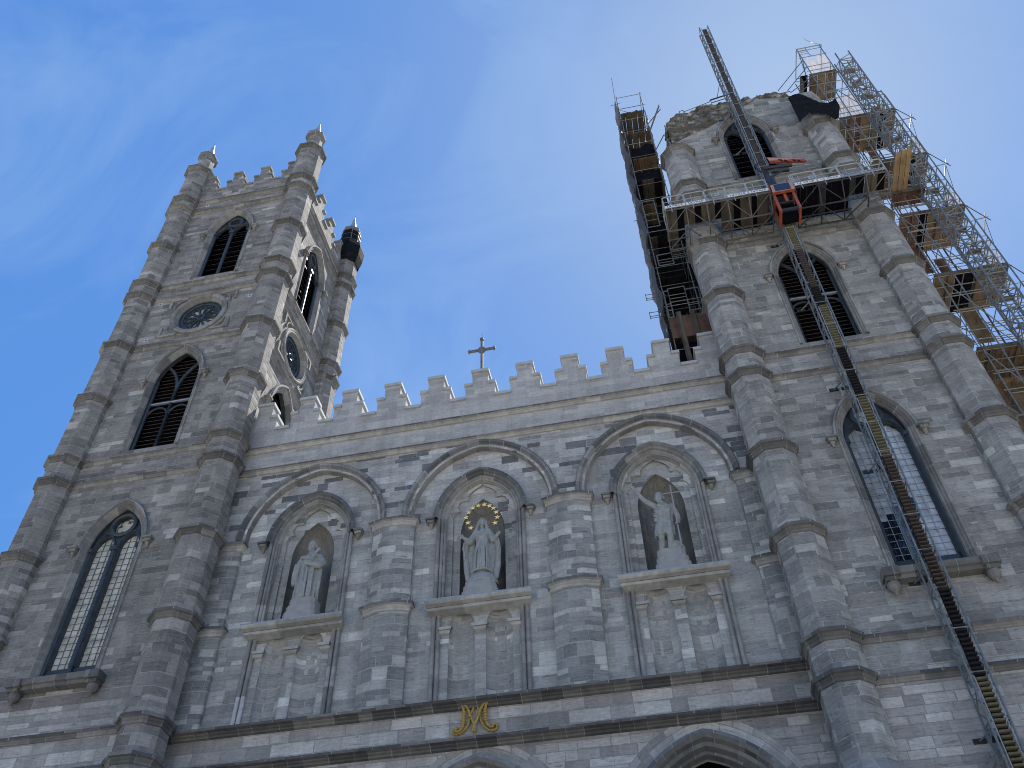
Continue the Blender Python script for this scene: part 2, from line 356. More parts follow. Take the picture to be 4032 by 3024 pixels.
def mould(mb, a, h, zs, prof, zb=None, n=16, m=0, ms=None, ox=0., oy=0.):
    """moulding along an arch; prof = list of (t inward, y)"""
    rings = [[(x+ox, y+oy, z) for x, z in arch(a, h, zs, t, n, zb)] for t, y in prof]
    mb.loft(rings, ms=ms, m=m)
def octa(cx, cy, ap, z, flat=True):
    r = ap/math.cos(math.pi/8)
    return [(cx+r*math.cos(math.pi/8+math.pi/4*k), cy+r*math.sin(math.pi/8+math.pi/4*k), z) for k in range(8)]
def prism_rings(mb, rings, m=0, ms=None):
    """vertical loft of horizontal rings with u round the ring and v = height"""
    for k in range(len(rings)-1):
        A, B = rings[k], rings[k+1]; n = len(A); u = 0.
        for i in range(n):
            j = (i+1) % n; du = math.hypot(A[j][0]-A[i][0], A[j][1]-A[i][1])
            mb.face([A[i], A[j], B[j], B[i]], ms[k] if ms else m, [(u, A[i][2]), (u+du, A[j][2]), (u+du, B[j][2]), (u, B[i][2])]); u += du
CPROF = [(.0, -.36), (.05, -.34), (.07, -.27), (.045, -.225), (.09, -.18), (.09, -.14), (.17, -.12), (.185, -.02), (.165, .0), (.0, .09)]

# ------------------------------------------------------------------ ground and street
gm = MB('paving'); gm.face([(-1500, -1500, -1.7), (1500, -1500, -1.7), (1500, 1500, -1.7), (-1500, 1500, -1.7)])
tag(gm.build('ground'), None, kind='structure')
rm = MB('asphalt'); rm.face([(-400, -20, -1.69), (400, -20, -1.69), (400, -12, -1.69), (-400, -12, -1.69)])
tag(rm.build('road'), None, kind='structure')

# ------------------------------------------------------------------ basilica
W = 1.15                       # plane of the wall between the towers
OX = 11.2; OXO = 18.85         # buttress axes
TC = 15.03
Z_COLLARS = [12.94, 14.26, 18.22, 21.95, 25.89, 27.19, 31.1, 35.0, 39.05, 40.2, 43.88, 47.88, 48.95, 52.7]
Z_STR = [12.94, 14.26, 25.89, 27.19, 35.0, 39.05, 40.2]
church = thing('basilica', 'grey stone gothic revival basilica with two square bell towers and a stepped parapet', 'church', (0, 0, -1.7))
def part(mb, name, loc=(0, 0, 0), parent=None, label=None, **k):
    o = mb.build(name, parent or church, loc, **k)
    if parent is None: o.location = (loc[0], loc[1], loc[2]+1.7)
    if label: o['label'] = label
    return o
def hole_g(): return arch(1.5, 2.4, 22.2, .14, 12, 16.45)
def hole_2(): return arch(1.5, 2.44, 32.2, .14, 12, 27.6)
def hole_1(): return arch(1.5, 2.54, 44.85, .14, 12, 40.7)
def hole_r(): return circ(0, 37.17, 1.3, 32)
def shift(lp, dx): return [(a+dx, b) for a, b in lp]
def extr(mb, prof, put, s0, s1, m=0, ms=None):
    n = max(1, int(abs(s1-s0)/2)); mb.loft([[put(s0+(s1-s0)*k/n, d, z) for k in range(n+1)] for d, z in prof], ms=ms, m=m)
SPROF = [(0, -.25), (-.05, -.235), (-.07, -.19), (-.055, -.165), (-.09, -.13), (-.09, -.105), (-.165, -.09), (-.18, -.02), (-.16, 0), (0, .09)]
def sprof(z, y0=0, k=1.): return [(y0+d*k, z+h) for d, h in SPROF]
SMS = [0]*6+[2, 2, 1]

def tower(sx, mat, ztop, cut=None):
    xc = sx*TC; x0, x1 = (-OXO, -OX) if sx < 0 else (OX, OXO)
    mb = MB('stone_base', mat, 'slate_roof', 'void_dark'); put = lambda a, b: (a, 0, b)
    zb = 15.3 if sx < 0 else 13.2
    pa = arch(1.5, 2.1, 8.6, .14, 12, -1.7)
    mb.fill([[(x0, -1.7), (x1, -1.7), (x1, zb), (x0, zb)], [(a, max(b, -1.69)) for a, b in shift(pa, xc)]], put, 0)
    top = [(x1, 48.97), (x0, 48.97)] if cut is None else cut
    H = [shift(hole_g(), xc), shift(hole_2(), xc), shift(hole_r(), xc), shift(hole_1(), xc)]
    mb.fill([[(x0, zb), (x1, zb)]+top]+H, put, 1)
    side = -OX-.05 if sx < 0 else OX+.05
    zt = 48.97 if cut is None else 47.4
    Hs = [shift(hole_2(), 3.875), shift(hole_r(), 3.875), shift(hole_1(), 3.875)] if sx < 0 else []
    mb.fill([[(.05, -1.7), (7.7, -1.7), (7.7, zt), (.05, zt)]]+Hs, lambda a, b: (side, a, b), 1)
    ot = xc*2-side
    mb.fill([[(.05, -1.7), (7.7, -1.7), (7.7, zt), (.05, zt)]], lambda a, b: (ot, a, b), 1)
    mb.fill([[(x0, -1.7), (x1, -1.7), (x1, zt), (x0, zt)]], lambda a, b: (a, 7.75, b), 1)
    # inner dark lining keeps daylight out of the belfry
    mb.box(x0+.9, x1-.9, .9, 6.9, 0, zt-.4, 3)
    mb.face([(x0, 0, zt-.3), (x1, 0, zt-.3), (x1, 7.7, zt-.3), (x0, 7.7, zt-.3)], 2)
    part(mb, 'tower_wall')
    # string courses on the front and inner side
    fr = lambda s, d, z: (s, d, z)
    sd_ = (lambda s, d, z: (side-d, s, z)) if sx < 0 else (lambda s, d, z: (side+d, s, z))
    zs = Z_STR+([47.88, 48.95] if cut is None else [])
    for z in zs:
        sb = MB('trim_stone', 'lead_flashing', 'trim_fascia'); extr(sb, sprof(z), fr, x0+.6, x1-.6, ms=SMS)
        if z > 30: extr(sb, sprof(z), sd_, .5, 7.2, ms=SMS)
        part(sb, 'string_course')
    # little arch at the foot of the tower
    pb = MB('trim_stone', 'lead_flashing', 'void_dark', 'niche_stone')
    mould(pb, 1.5, 2.1, 8.6, [(0, 0), (0, -.2), (.12, -.2), (.2, -.06), (.3, 0), (.42, .3), (.42, .6)], -1.7, ms=[1, 0, 0, 0, 0, 3], ox=xc)
    pb.face([(x+xc, .6, z) for x, z in arch(1.5, 2.1, 8.6, .4, 10, -1.7)], 2)
    part(pb, 'doorway')
LT_CUT = None
RT_CUT = [(OXO, 47.6), (18.2, 48.2), (16.5, 48.7), (14.7, 47.5), (13.75, 46.8), (13.4, 46.5), (11.98, 45.9), (OX, 45.4)]
tower(-1, 'stone_tower', 48.97)
tower(1, 'stone_tower_scarred', 45.4, RT_CUT)

# buttresses: octagonal shafts with collars, one sub-part each
def buttress(x, y, mat, zt, pinnacle, label=None, wrapped=False):
    mb = MB(mat); A = .765
    prism_rings(mb, [octa(0, 0, .93, -1.7), octa(0, 0, .93, 9.9), octa(0, 0, A, 10.35), octa(0, 0, A, zt)])
    mb.face(octa(0, 0, A, zt))
    o = part(mb, 'buttress', (x, y, 0), label=label)
    for z in Z_COLLARS:
        if z < zt+.2:
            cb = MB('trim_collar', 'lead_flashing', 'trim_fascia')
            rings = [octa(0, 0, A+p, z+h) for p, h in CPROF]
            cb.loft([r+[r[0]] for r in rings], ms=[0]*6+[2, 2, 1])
            part(cb, 'collar', parent=o)
    if pinnacle:
        pm = MB(mat, 'trim_dark', 'lead_flashing')
        prism_rings(pm, [octa(0, 0, .76, zt), octa(0, 0, .5, zt+.25), octa(0, 0, .46, 54.6), octa(0, 0, .56, 54.75), octa(0, 0, .62, 54.85), octa(0, 0, .62, 55.0), octa(0, 0, .3, 55.15), octa(0, 0, .025, 57.0)], ms=[1, 0, 1, 1, 1, 2, 2])
        pm.tube((0, 0, 56.9), (0, 0, 57.3), .02, 5, 2)
        part(pm, 'pinnacle', parent=o)
    return o
YF = .05; YB = 7.7
for x in (-OXO, -OX): buttress(x, YF, 'stone_tower', 52.65, True)
buttress(-OXO, YB, 'stone_tower', 52.65, True); buttress(-OX, YB, 'stone_tower', 52.65, True)
buttress(OX, YF, 'stone_tower_scarred', 44.0, False); buttress(OXO, YF, 'stone_tower_scarred', 47.1, False)
buttress(OX, YB, 'stone_tower_scarred', 43.95, False); buttress(OXO, YB, 'stone_tower_scarred', 43.95, False)

# stepped parapets
def stepped(x0, x1, cs, zc, zs, zt, hw, hs, y0, th, put, base, name, mat, cop):
    """battlement with two-step merlons; cs = merlon centres; half widths hw (top) and hs (step)"""
    mb = MB(mat); cops = []
    xs = [x0]; prof = []
    segs = []
    for c in cs: segs += [(c-hs, c-hw, zs), (c-hw, c+hw, zt), (c+hw, c+hs, zs)]
    segs = [(max(a, x0), min(b, x1), z) for a, b, z in segs if min(b, x1)-max(a, x0) > .02]
    full = []; cur = x0
    for a, b, z in segs:
        if a-cur > .02: full.append((cur, a, zc))
        full.append((a, b, z)); cur = b
    if x1-cur > .02: full.append((cur, x1, zc))
    def bx(m, a, b, d0, d1, z0, z1, mi=0):
        P = [put(a, d0, z0), put(b, d0, z0), put(b, d1, z0), put(a, d1, z0)]; Q = [put(a, d0, z1), put(b, d0, z1), put(b, d1, z1), put(a, d1, z1)]
        m.face([P[0], P[1], Q[1], Q[0]], mi); m.face([P[2], P[3], Q[3], Q[2]], mi); m.face([P[1], P[2], Q[2], Q[1]], mi); m.face([P[3], P[0], Q[0], Q[3]], mi); m.face(Q, mi); m.face(P[::-1], mi)
    for a, b, z in full: bx(mb, a, b, y0, y0+th, base, z-.16)
    for i, (a, b, z) in enumerate(full):
        ea = .05 if i == 0 or full[i-1][2] < z else -.012
        eb = .05 if i == len(full)-1 or full[i+1][2] < z else -.012
        cb = MB(cop); bx(cb, a-ea, b+eb, y0-.09, y0+th+.08, z-.16, z); cops.append(cb)
    o = part(mb, name)
    for cb in cops: part(cb, 'coping', parent=o)
    return o
fr = lambda s, d, z: (s, d, z)
stepped(-11.24, 11.24, [k*2.043 for k in range(-5, 6)], 28.42, 29.25, 30.1, .36, .67, .82, .55, fr, 27.1, 'parapet', 'stone_new', 'coping_stone')
TM = [-2.78, -.93, .92, 2.77]
stepped(-OXO+.5, -OX-.5, [-TC+t for t in TM], 50.4, 51.18, 52.1, .29, .58, 0, .4, fr, 48.9, 'parapet', 'stone_tower', 'trim_stone')
stepped(.5, 7.2, [3.875+t for t in TM], 50.4, 51.18, 52.1, .29, .58, 0, .4, lambda s, d, z: (-OX-.05-d, s, z), 48.9, 'parapet', 'stone_tower', 'trim_stone')
stepped(.5, 7.2, [3.875+t for t in TM], 50.4, 51.18, 52.1, .29, .58, 0, .4, lambda s, d, z: (-OXO+.05+d, s, z), 48.9, 'parapet', 'stone_tower', 'trim_stone')
stepped(-OXO+.5, -OX-.5, [-TC+t for t in TM], 50.4, 51.18, 52.1, .29, .58, 0, .4, lambda s, d, z: (s, 7.75-d, z), 48.9, 'parapet', 'stone_tower', 'trim_stone')

# wall between the towers
BAY = 6.94; NA, NH, NZ = 1.84, 2.3, 21.97
fb = MB('stone_front', 'stone_new', 'slate_roof', 'stone_base')
put = lambda a, b: (a, W, b)
holes = []
for k in (-1, 0, 1):
    holes.append(shift(arch(NA, NH, NZ, .38, 14, 18.05), k*BAY))
    for e in (-1, 1): holes.append(shift(arch(.47, .76, 17.1, 0, 8, 14.4), k*BAY+e*.67))
fb.fill([[(-11.3, 14.1), (11.3, 14.1), (11.3, 26.0), (-11.3, 26.0)]]+holes, put, 0)
PH = [shift([(a, max(b, -1.69)) for a, b in arch(2.75, 3.4, 8.96, .3, 16, -1.69)], k*BAY) for k in (-1, 0, 1)]
fb.fill([[(-11.3, -1.7), (11.3, -1.7), (11.3, 14.1), (-11.3, 14.1)]]+PH, put, 3)
SPY = .87
SPH = [[(x+k*BAY, z) for x, z in arch(3.13, 3.55, 22.2, .34, 18)] for k in (-1, 0, 1)]
spl = [(-11.3, 22.2)]
for h_ in SPH: spl += h_
spl += [(11.3, 22.2), (11.3, 26.0), (-11.3, 26.0)]
fb.fill([spl], lambda a, b: (a, SPY, b), 0)
for a, b in zip(spl, spl[1:]):
    if b[1] < 25.9: fb.face([(a[0], SPY, a[1]), (b[0], SPY, b[1]), (b[0], W, b[1]), (a[0], W, a[1])], 0)
fb.fill([[(-11.3, 25.85), (11.3, 25.85), (11.3, 27.15), (-11.3, 27.15)]], lambda a, b: (a, .865, b), 1)
fb.face([(-11.3, 1.3, 28.0), (11.3, 1.3, 28.0), (11.3, 40, 28.0), (-11.3, 40, 28.0)], 2)
part(fb, 'front_wall')
nv = MB('stone_base', 'slate_roof'); nv.box(-17, 17, 8.2, 62, -1.7, 24, 0); nv.face([(-17, 8.2, 24.01), (17, 8.2, 24.01), (0, 8.2, 27.9)], 0)
part(nv, 'nave')
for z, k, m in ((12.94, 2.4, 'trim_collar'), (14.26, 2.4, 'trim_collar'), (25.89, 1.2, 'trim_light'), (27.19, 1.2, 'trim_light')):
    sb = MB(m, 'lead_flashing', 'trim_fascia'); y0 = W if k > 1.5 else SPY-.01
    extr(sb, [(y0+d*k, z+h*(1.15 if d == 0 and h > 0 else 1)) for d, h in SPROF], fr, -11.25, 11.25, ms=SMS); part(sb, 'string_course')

# niches with hood mould, cusped plate and two-arched panel below
FOIL = [(1.17, 22.0), (1.2, 22.2), (1.14, 22.38), (1.02, 22.47), (.87, 22.5), (.98, 22.62), (1.0, 22.8), (.93, 22.96), (.77, 23.03), (.57, 23.01), (.58, 23.22), (.46, 23.42), (.24, 23.58), (.07, 23.68), (0, 23.75)]
FOILPTS = [(-a, b) for a, b in FOIL]+[(a, b) for a, b in FOIL[-2::-1]]
def niche():
    Y1, Y2 = W+.22, W+.31
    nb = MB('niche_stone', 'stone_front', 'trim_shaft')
    mould(nb, NA, NH, NZ, [(.38, W-.02), (.42, W+.0), (.45, Y1)], 18.02, ms=[2, 1])
    out = arch(NA, NH, NZ, .44, 14, 18.03)
    foil = [(-1.17, 18.04)]+FOILPTS+[(1.17, 18.04)]
    nb.fill([out, foil], lambda a, b: (a, Y1, b), 1)
    nb.loft([[(a, Y1, b) for a, b in foil], [(a, Y2, b) for a, b in foil]], m=1)
    big = arch(1.3, 2.45, 21.5, 0, 12, 18.04)
    ho = arch(.88, 1.66, 21.4, 0, 12, 18.05)
    nb.fill([big, ho], lambda a, b: (a, Y2+.002, b), 1)
    rings = []
    for q in range(9):
        c, s_ = math.cos(q*math.pi/16), math.sin(q*math.pi/16)
        rings.append([(x*c, Y2+.8*s_, 21.4+(z-21.4)*c if z > 21.4 else z) for x, z in ho])
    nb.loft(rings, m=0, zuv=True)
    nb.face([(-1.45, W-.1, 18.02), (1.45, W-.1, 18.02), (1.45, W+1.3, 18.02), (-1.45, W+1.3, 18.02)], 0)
    o = part(nb, 'niche')
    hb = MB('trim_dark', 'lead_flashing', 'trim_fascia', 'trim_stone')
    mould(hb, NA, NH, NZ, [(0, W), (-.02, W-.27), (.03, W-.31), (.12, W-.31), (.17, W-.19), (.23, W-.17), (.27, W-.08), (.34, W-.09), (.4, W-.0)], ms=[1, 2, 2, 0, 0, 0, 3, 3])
    for e in (-1, 1):
        hb.box(e*2.0-.18, e*2.0+.18, W-.32, W, NZ-.06, NZ+.02, 2); hb.box(e*1.99-.13, e*1.99+.13, W-.25, W, NZ-.16, NZ-.06, 3); hb.tube((e*1.98, W-.1, NZ-.16), (e*1.97, W-.04, NZ-.36), .1, 8, 3, .03)
    part(hb, 'hood_mould', parent=o)
    for e in (-1, 1):
        jb = MB('trim_shaft')
        for xx, r, yy in ((1.68, .075, W-.07), (1.53, .06, W-.05), (1.43, .06, W+.0)): jb.tube((e*xx, yy, 18.0), (e*xx, yy, NZ+.02), r, 8)
        part(jb, 'jamb_shaft', parent=o)
    sb = MB('trim_light', 'lead_flashing', 'trim_fascia'); y0 = W
    pr = [(W, 17.62), (W-.36, 17.70), (W-.40, 17.78), (W-.40, 17.81), (W-.55, 17.86), (W-.60, 17.93), (W-.62, 17.97), (W-.62, 18.03), (W-.3, 18.09)]
    def hw(y): return 1.78+.17*min(1, (W-y)/.6)
    sb.loft([[(-hw(d), d, z), (0, d, z), (hw(d), d, z)] for d, z in pr], ms=[0, 0, 2, 0, 0, 0, 1, 1])  # recessed strip given a dark colour to stand for undercut shade
    for e in (-1, 1): sb.face([(e*hw(d), d, z) for d, z in pr[:-1]]+[(e*1.8, W, 18.02)], 0)
    part(sb, 'sill', parent=o)
    pb = MB('stone_front', 'niche_stone')
    for e in (-1, 1):
        ho2 = arch(.47, .76, 17.1, 0, 8, 14.4); rings = []
        for q in range(6):
            c, s_ = math.cos(q*math.pi/14), math.sin(q*math.pi/14)
            rings.append([(x*c+e*.67, W+.30*s_, 17.1+(z-17.1)*c if z > 17.1 else z) for x, z in ho2])
        pb.loft(rings, m=0, zuv=True); pb.face(rings[-1], 0)
        pb.face([(e*.67-.5, W, 14.4), (e*.67+.5, W, 14.4), (e*.67+.5, W+.45, 14.4), (e*.67-.5, W+.45, 14.4)], 1)
    part(pb, 'arched_recess', parent=o)
    for e in (-1, 1):
        jb = MB('trim_shaft')
        for xx in (1.70, 1.51): jb.tube((e*xx, W-.06, 14.3), (e*xx, W-.06, 17.7), .078, 8)
        part(jb, 'panel_shaft', parent=o)
    for xa, xb in ((-1.46, -1.0), (-.3, .3), (1.0, 1.46)):
        cb = MB('trim_light', 'trim_dark')
        cb.loft([[(xa+t if xa > -1.4 else xa, W-d, z), ((xa+xb)/2, W-d, z), (xb-t if xb < 1.4 else xb, W-d, z)] for t, d, z in ((.12, 0, 16.86), (.1, .1, 16.9), (.05, .16, 16.98), (.02, .2, 17.0), (0, .21, 17.1), (0, 0, 17.14))], ms=[0, 0, 1, 0, 1])
        for e in ((xa, 1), (xb, -1)):
            if abs(e[0]) < 1.4: cb.face([(e[0]+e[1]*t, W-d, z) for t, d, z in ((.12, 0, 16.86), (.1, .1, 16.9), (.05, .16, 16.98), (.02, .2, 17.0), (0, .21, 17.1), (0, 0, 17.14))], 1)
        part(cb, 'capital', parent=o)
    return o
n0 = niche()
for k in (-1, 1): dup(n0, church, (k*BAY, 0, 1.7))
def blind_arch():
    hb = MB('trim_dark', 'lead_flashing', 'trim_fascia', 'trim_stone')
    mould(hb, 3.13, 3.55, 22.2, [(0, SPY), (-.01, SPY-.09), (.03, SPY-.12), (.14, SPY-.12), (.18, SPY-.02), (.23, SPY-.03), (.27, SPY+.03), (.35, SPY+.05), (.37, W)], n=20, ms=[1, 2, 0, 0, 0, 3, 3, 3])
    return part(hb, 'blind_arch')
a0 = blind_arch()
for k in (-1, 1): dup(a0, church, (k*BAY, 0, 1.7))
def pil(plan, x, zlist, ztop):
    mb = MB('stone_pilaster'); prism_rings(mb, [[(a, b, 14.2) for a, b in plan], [(a, b, ztop) for a, b in plan]])
    o = part(mb, 'pilaster', (x, 0, 0))
    for z in zlist:
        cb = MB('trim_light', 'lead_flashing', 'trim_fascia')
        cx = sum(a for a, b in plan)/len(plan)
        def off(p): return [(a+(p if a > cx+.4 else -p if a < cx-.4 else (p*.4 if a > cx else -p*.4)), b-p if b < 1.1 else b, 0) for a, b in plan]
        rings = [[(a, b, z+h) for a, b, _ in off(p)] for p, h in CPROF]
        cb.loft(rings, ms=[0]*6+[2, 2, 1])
        part(cb, 'capital' if z > 20 else 'collar', parent=o)
    return o
PLAN = [(-.83, 1.3), (-.83, .98), (-.34, .77), (.34, .77), (.83, .98), (.83, 1.3)]
for k in (-1, 1): pil(PLAN, k*3.46, (18.27, 22.12), 22.2)
pil([(-.9, .86), (.0, .86), (.5, .98), (.5, 1.3)], -10.33, (18.25, 22.1), 22.2)
pil([(-.5, 1.3), (-.5, .98), (.0, .86), (.9, .86)], 10.33, (18.25, 22.1), 22.2)
def portal():
    pb = MB('trim_stone', 'lead_flashing', 'void_dark', 'niche_stone', 'trim_dark')
    pr = [(-.02, W), (-.02, W-.36), (.1, W-.4), (.2, W-.28), (.26, W-.1), (.36, W-.04), (.42, W+.2), (.5, W+.22), (.54, W+.5), (.60, W+.52), (.66, W+.8), (.68, W+1.2), (.7, W+7)]
    mould(pb, 2.75, 3.4, 8.96, pr, -1.7, n=18, ms=[1, 4, 0, 4, 0, 0, 4, 3, 3, 2, 2, 2])  # inner reveals coloured near-black to stand for the porch's shade
    pb.face([(x, W+7, z) for x, z in arch(2.75, 3.4, 8.96, .7, 12, -1.7)], 2)
    o = part(pb, 'portal')
    vb = MB('stone_base')   # flat voussoir band round the arch
    A1 = arch(3.35, 4.05, 8.96, 0, 18); A2 = arch(3.35, 4.05, 8.96, .6, 18)
    vb.loft([[(x, W-.004, z) for x, z in A1], [(x, W-.005, z) for x, z in A2]])
    part(vb, 'voussoir_band', parent=o)
    return o
p0 = portal()
for k in (-1, 1): dup(p0, church, (k*BAY, 0, 1.7))

# ---- windows (local x across, y into the wall)
GY = .45
def frame_plate(mb, outer, hls, y, th, m=0):
    mb.fill([outer]+hls, lambda a, b: (a, y, b), m)
    for lp in hls: mb.loft([[(a, y, b) for a, b in lp]+[(lp[0][0], y, lp[0][1])], [(a, y+th, b) for a, b in lp]+[(lp[0][0], y+th, lp[0][1])]], m=m)
def ring(mb, cx, cz, r0, r1, y, dy, m=0, n=24):
    mb.loft([[(cx+r*math.cos(2*math.pi*k/n), y+e, cz+r*math.sin(2*math.pi*k/n)) for k in range(n+1)] for r, e in ((r1, 0), (r1, -dy), ((r0+r1)/2, -dy*1.4), (r0, -dy), (r0, .06))], m=m)
def surround(h, zs, zb):
    sb = MB('trim_stone', 'lead_flashing', 'slate_paint', 'trim_fascia')
    mould(sb, 1.5, h, zs, [(0, 0), (-.01, -.13), (.03, -.16), (.1, -.16), (.14, -.05)], ms=[1, 3, 0, 0])
    mould(sb, 1.5, h, zs, [(.1, 0), (.12, -.07), (.18, -.08), (.22, .0), (.27, -.03), (.31, .06), (.36, .05), (.39, .14), (.40, .36)], zb, ms=[0]*7+[2])
    for e in (-1, 1):
        sb.box(e*1.63-.2, e*1.63+.2, -.28, .01, zs-.02, zs+.06); sb.box(e*1.62-.14, e*1.62+.14, -.2, .01, zs-.16, zs-.02); sb.tube((e*1.62, -.08, zs-.16), (e*1.62, -.03, zs-.38), .1, 6, 0, .03)
    return sb
def louvres(zb, zt, zs, h, step, drop):
    lb = MB('louvre_wood', 'void_dark')
    z = zb
    while z < zt:
        a = 1.15
        if z > zs:
            Rr = (1.5*1.5+h*h)/3.0; c = Rr-1.5; r = Rr-.36; q = r*r-(z-zs)**2
            a = max(0, math.sqrt(max(q, 0))-c)
        if a > .06:
            lb.face([(-a, GY+.02, z), (a, GY+.02, z), (a, GY+.02, z+.032), (-a, GY+.02, z+.032)], 0)
            lb.face([(-a, GY+.02, z), (a, GY+.02, z), (a, GY+.3, z+drop), (-a, GY+.3, z+drop)], 0)
        z += step
    lb.face([(x, GY+.4, zz) for x, zz in arch(1.5, h, zs, .3, 10, zb-.2)], 1)
    return lb
def mull(mb, pts, w=.075, d=.1, y=.36, m=0):
    """square mullion along a polyline in the plane of the window"""
    for k, (p, q) in enumerate(zip(pts, pts[1:])):
        mb.tube((p[0], y, p[1]), (q[0], y, q[1]), w, 6, m)
# lower glazed window
def window_g(kind):
    sb = surround(2.4, 22.2, 16.4); o = part(sb, 'window')
    tb = MB('slate_paint')
    outer = arch(1.5, 2.4, 22.2, .37, 14, 16.5)
    lan = []
    for e in (-1, 1): lan.append(shift(arch(.40, .62, 22.3, 0, 8, 16.95), e*.56))
    frame_plate(tb, outer, lan+[circ(0, 23.42, .45, 24)], .30, .2)
    for e in (-1, 1): mould(tb, .50, .78, 22.3, [(0, .30), (0, .22), (.06, .2), (.1, .3)], 16.95, n=8, ox=e*.56)
    ring(tb, 0, 23.42, .44, .60, .30, .09)
    for e in (-1.08, 0, 1.08):
        tb.tube((e, .22, 16.5), (e, .22, 22.1), .085, 8); tb.box(e-.13, e+.13, .1, .3, 22.1, 22.28)
    for q in range(4):
        an = q*math.pi/2+.4; tb.path([(.2*math.cos(an+t)+.2*math.cos(an), .42, 23.42+.2*math.sin(an)+.2*math.sin(an+t)) for t in [x*.5 for x in range(-4, 5)]], .018, 4)
    part(tb, 'tracery', parent=o)
    mats = ['cream_glass'] if kind == 'L' else ['pale_glass', 'milky_glass', 'dark_glass', 'painted_sky_glass']
    gb = MB(*mats); r2 = random.Random(3 if kind == 'L' else 4)
    for e in (-1, 1):
        for c in range(3):
            for q in range(23):
                xa = e*.56-.41+c*.273; z0 = 16.95+q*.283; t1, t2 = r2.uniform(-.012, .012), r2.uniform(-.012, .012)
                m = 0
                if kind == 'R':
                    m = 1 if e < 0 and (c < 2) else 0
                    if e < 0 and q < 7 and c < 2 and (q < 6 or c == 1): m = 2  # dark panes: reflected buildings painted as pane colour
                    if e < 0 and c == 2 and q < 8: m = 3  # blue column: reflected sky painted as pane colour
                    if e > 0 and 6 <= q < 9 and c == 0: m = 2
                    if e > 0: t1 += .02
                gb.face([(xa, GY+t1, z0), (xa+.273, GY-t1, z0), (xa+.273, GY+t2, z0+.283), (xa, GY-t2, z0+.283)], m)
    gb.face([(x, GY+.01, z) for x, z in circ(0, 23.42, .5, 20)], 0)
    gb.face([(x, GY+.2, z) for x, z in arch(1.5, 2.4, 22.2, .3, 8, 16.4)], len(mats)-1 if kind == 'L' else 2)
    part(gb, 'glazing', parent=o)
    lb = MB('bar_grey' if kind == 'L' else 'toe_steel')
    for e in (-1, 1):
        for c in (1, 2): lb.box(e*.56-.41+c*.273-.009, e*.56-.41+c*.273+.009, GY-.035, GY-.015, 16.95, 22.8)
        for q in range(1, 23): lb.box(e*.56-.42, e*.56+.42, GY-.032, GY-.018, 16.95+q*.283-.008, 16.95+q*.283+.008)
    part(lb, 'glazing_bar', parent=o)
    wb = MB('trim_collar', 'lead_flashing')
    extr(wb, [(0, 15.9), (-.3, 15.93), (-.33, 16.05), (-.42, 16.08), (-.44, 16.3), (.3, 16.5)], fr, -1.35, 1.35, ms=[0, 0, 0, 0, 1])
    for e in (-1, 1):
        wb.box(e*1.5-.26, e*1.5+.26, -.52, .01, 15.98, 16.28); wb.box(e*1.5-.2, e*1.5+.2, -.42, .01, 15.84, 15.98)
        wb.loft([[(e*1.5+math.cos(t*math.pi/5)*r, -.2+math.sin(t*math.pi/5)*r, z) for t in range(11)] for r, z in ((.2, 15.84), (.21, 15.72), (.15, 15.6), (.06, 15.52), (.05, 15.45), (0, 15.4))])
    part(wb, 'sill', parent=o)
    return o
for k, kind in ((-1, 'L'), (1, 'R')):
    o = window_g(kind); o.location = (k*TC, 0, 1.7)
    o['label'] = 'tall glazed window with cream panes' if k < 0 else 'tall glazed window with sky reflection coloured into its panes'
def window_2():
    sb = surround(2.44, 32.2, 27.55); o = part(sb, 'window')
    tb = MB('slate_paint', 'toe_steel')
    Rr = (1.5**2+2.44**2)/3; c = Rr-1.5
    for e in (-1, 1):
        pts = [(0, 27.6), (0, 31.2)]
        for q in range(0, 11):
            an = math.pi*(1-q/10*.33); pts.append((e*(Rr*.78*(1+math.cos(an))), 31.6+Rr*.78*math.sin(an)*1.12))
        pts = [p for p in pts if abs(p[0]) < 1.0]
        mull(tb, pts, .085)
        mull(tb, [(e*1.06, 27.6), (e*1.06, 32.4)], .07, y=.3)
        L = arch(.5, .52, 30.05, 0, 8); mull(tb, [(x+e*.55, z) for x, z in L], .05)
    tb.box(-1.12, 1.12, .27, .36, 30.78, 30.86, 1)
    tb.box(-1.12, 1.12, .3, .42, 27.55, 27.85, 0)
    part(tb, 'tracery', parent=o)
    part(louvres(27.8, 34.0, 32.2, 2.44, .255, .2), 'louvre', parent=o)
    return o
def window_1():
    sb = surround(2.54, 44.85, 40.6); o = part(sb, 'window')
    tb = MB('slate_paint')
    outer = arch(1.5, 2.54, 44.85, .37, 14, 44.9); lan = [shift(arch(.44, .62, 45.2, 0, 8, 44.92), e*.55) for e in (-1, 1)]
    tb.fill([outer]+lan+[circ(0, 46.25, .30, 20)], lambda a, b: (a, .3, b))
    for e in (-1, 1): mould(tb, .54, .8, 45.2, [(0, .30), (0, .2), (.05, .17), (.1, .3), (.1, .42)], n=8, ox=e*.55)
    ring(tb, 0, 46.25, .32, .5, .30, .1)
    for q in range(3):
        an = q*2*math.pi/3+.5; ring(tb, .16*math.cos(an), 46.25+.16*math.sin(an), .12, .17, .34, .03, n=12)
    for e in (-1.07, 0, 1.07):
        tb.tube((e, .24, 40.6), (e, .24, 45.1), .1, 8); tb.box(e-.15, e+.15, .1, .36, 45.05, 45.22)
    tb.box(-1.12, 1.12, .28, .42, 40.5, 40.95)
    part(tb, 'tracery', parent=o)
    part(louvres(40.95, 46.9, 44.85, 2.54, .5, .36), 'louvre', parent=o)
    return o
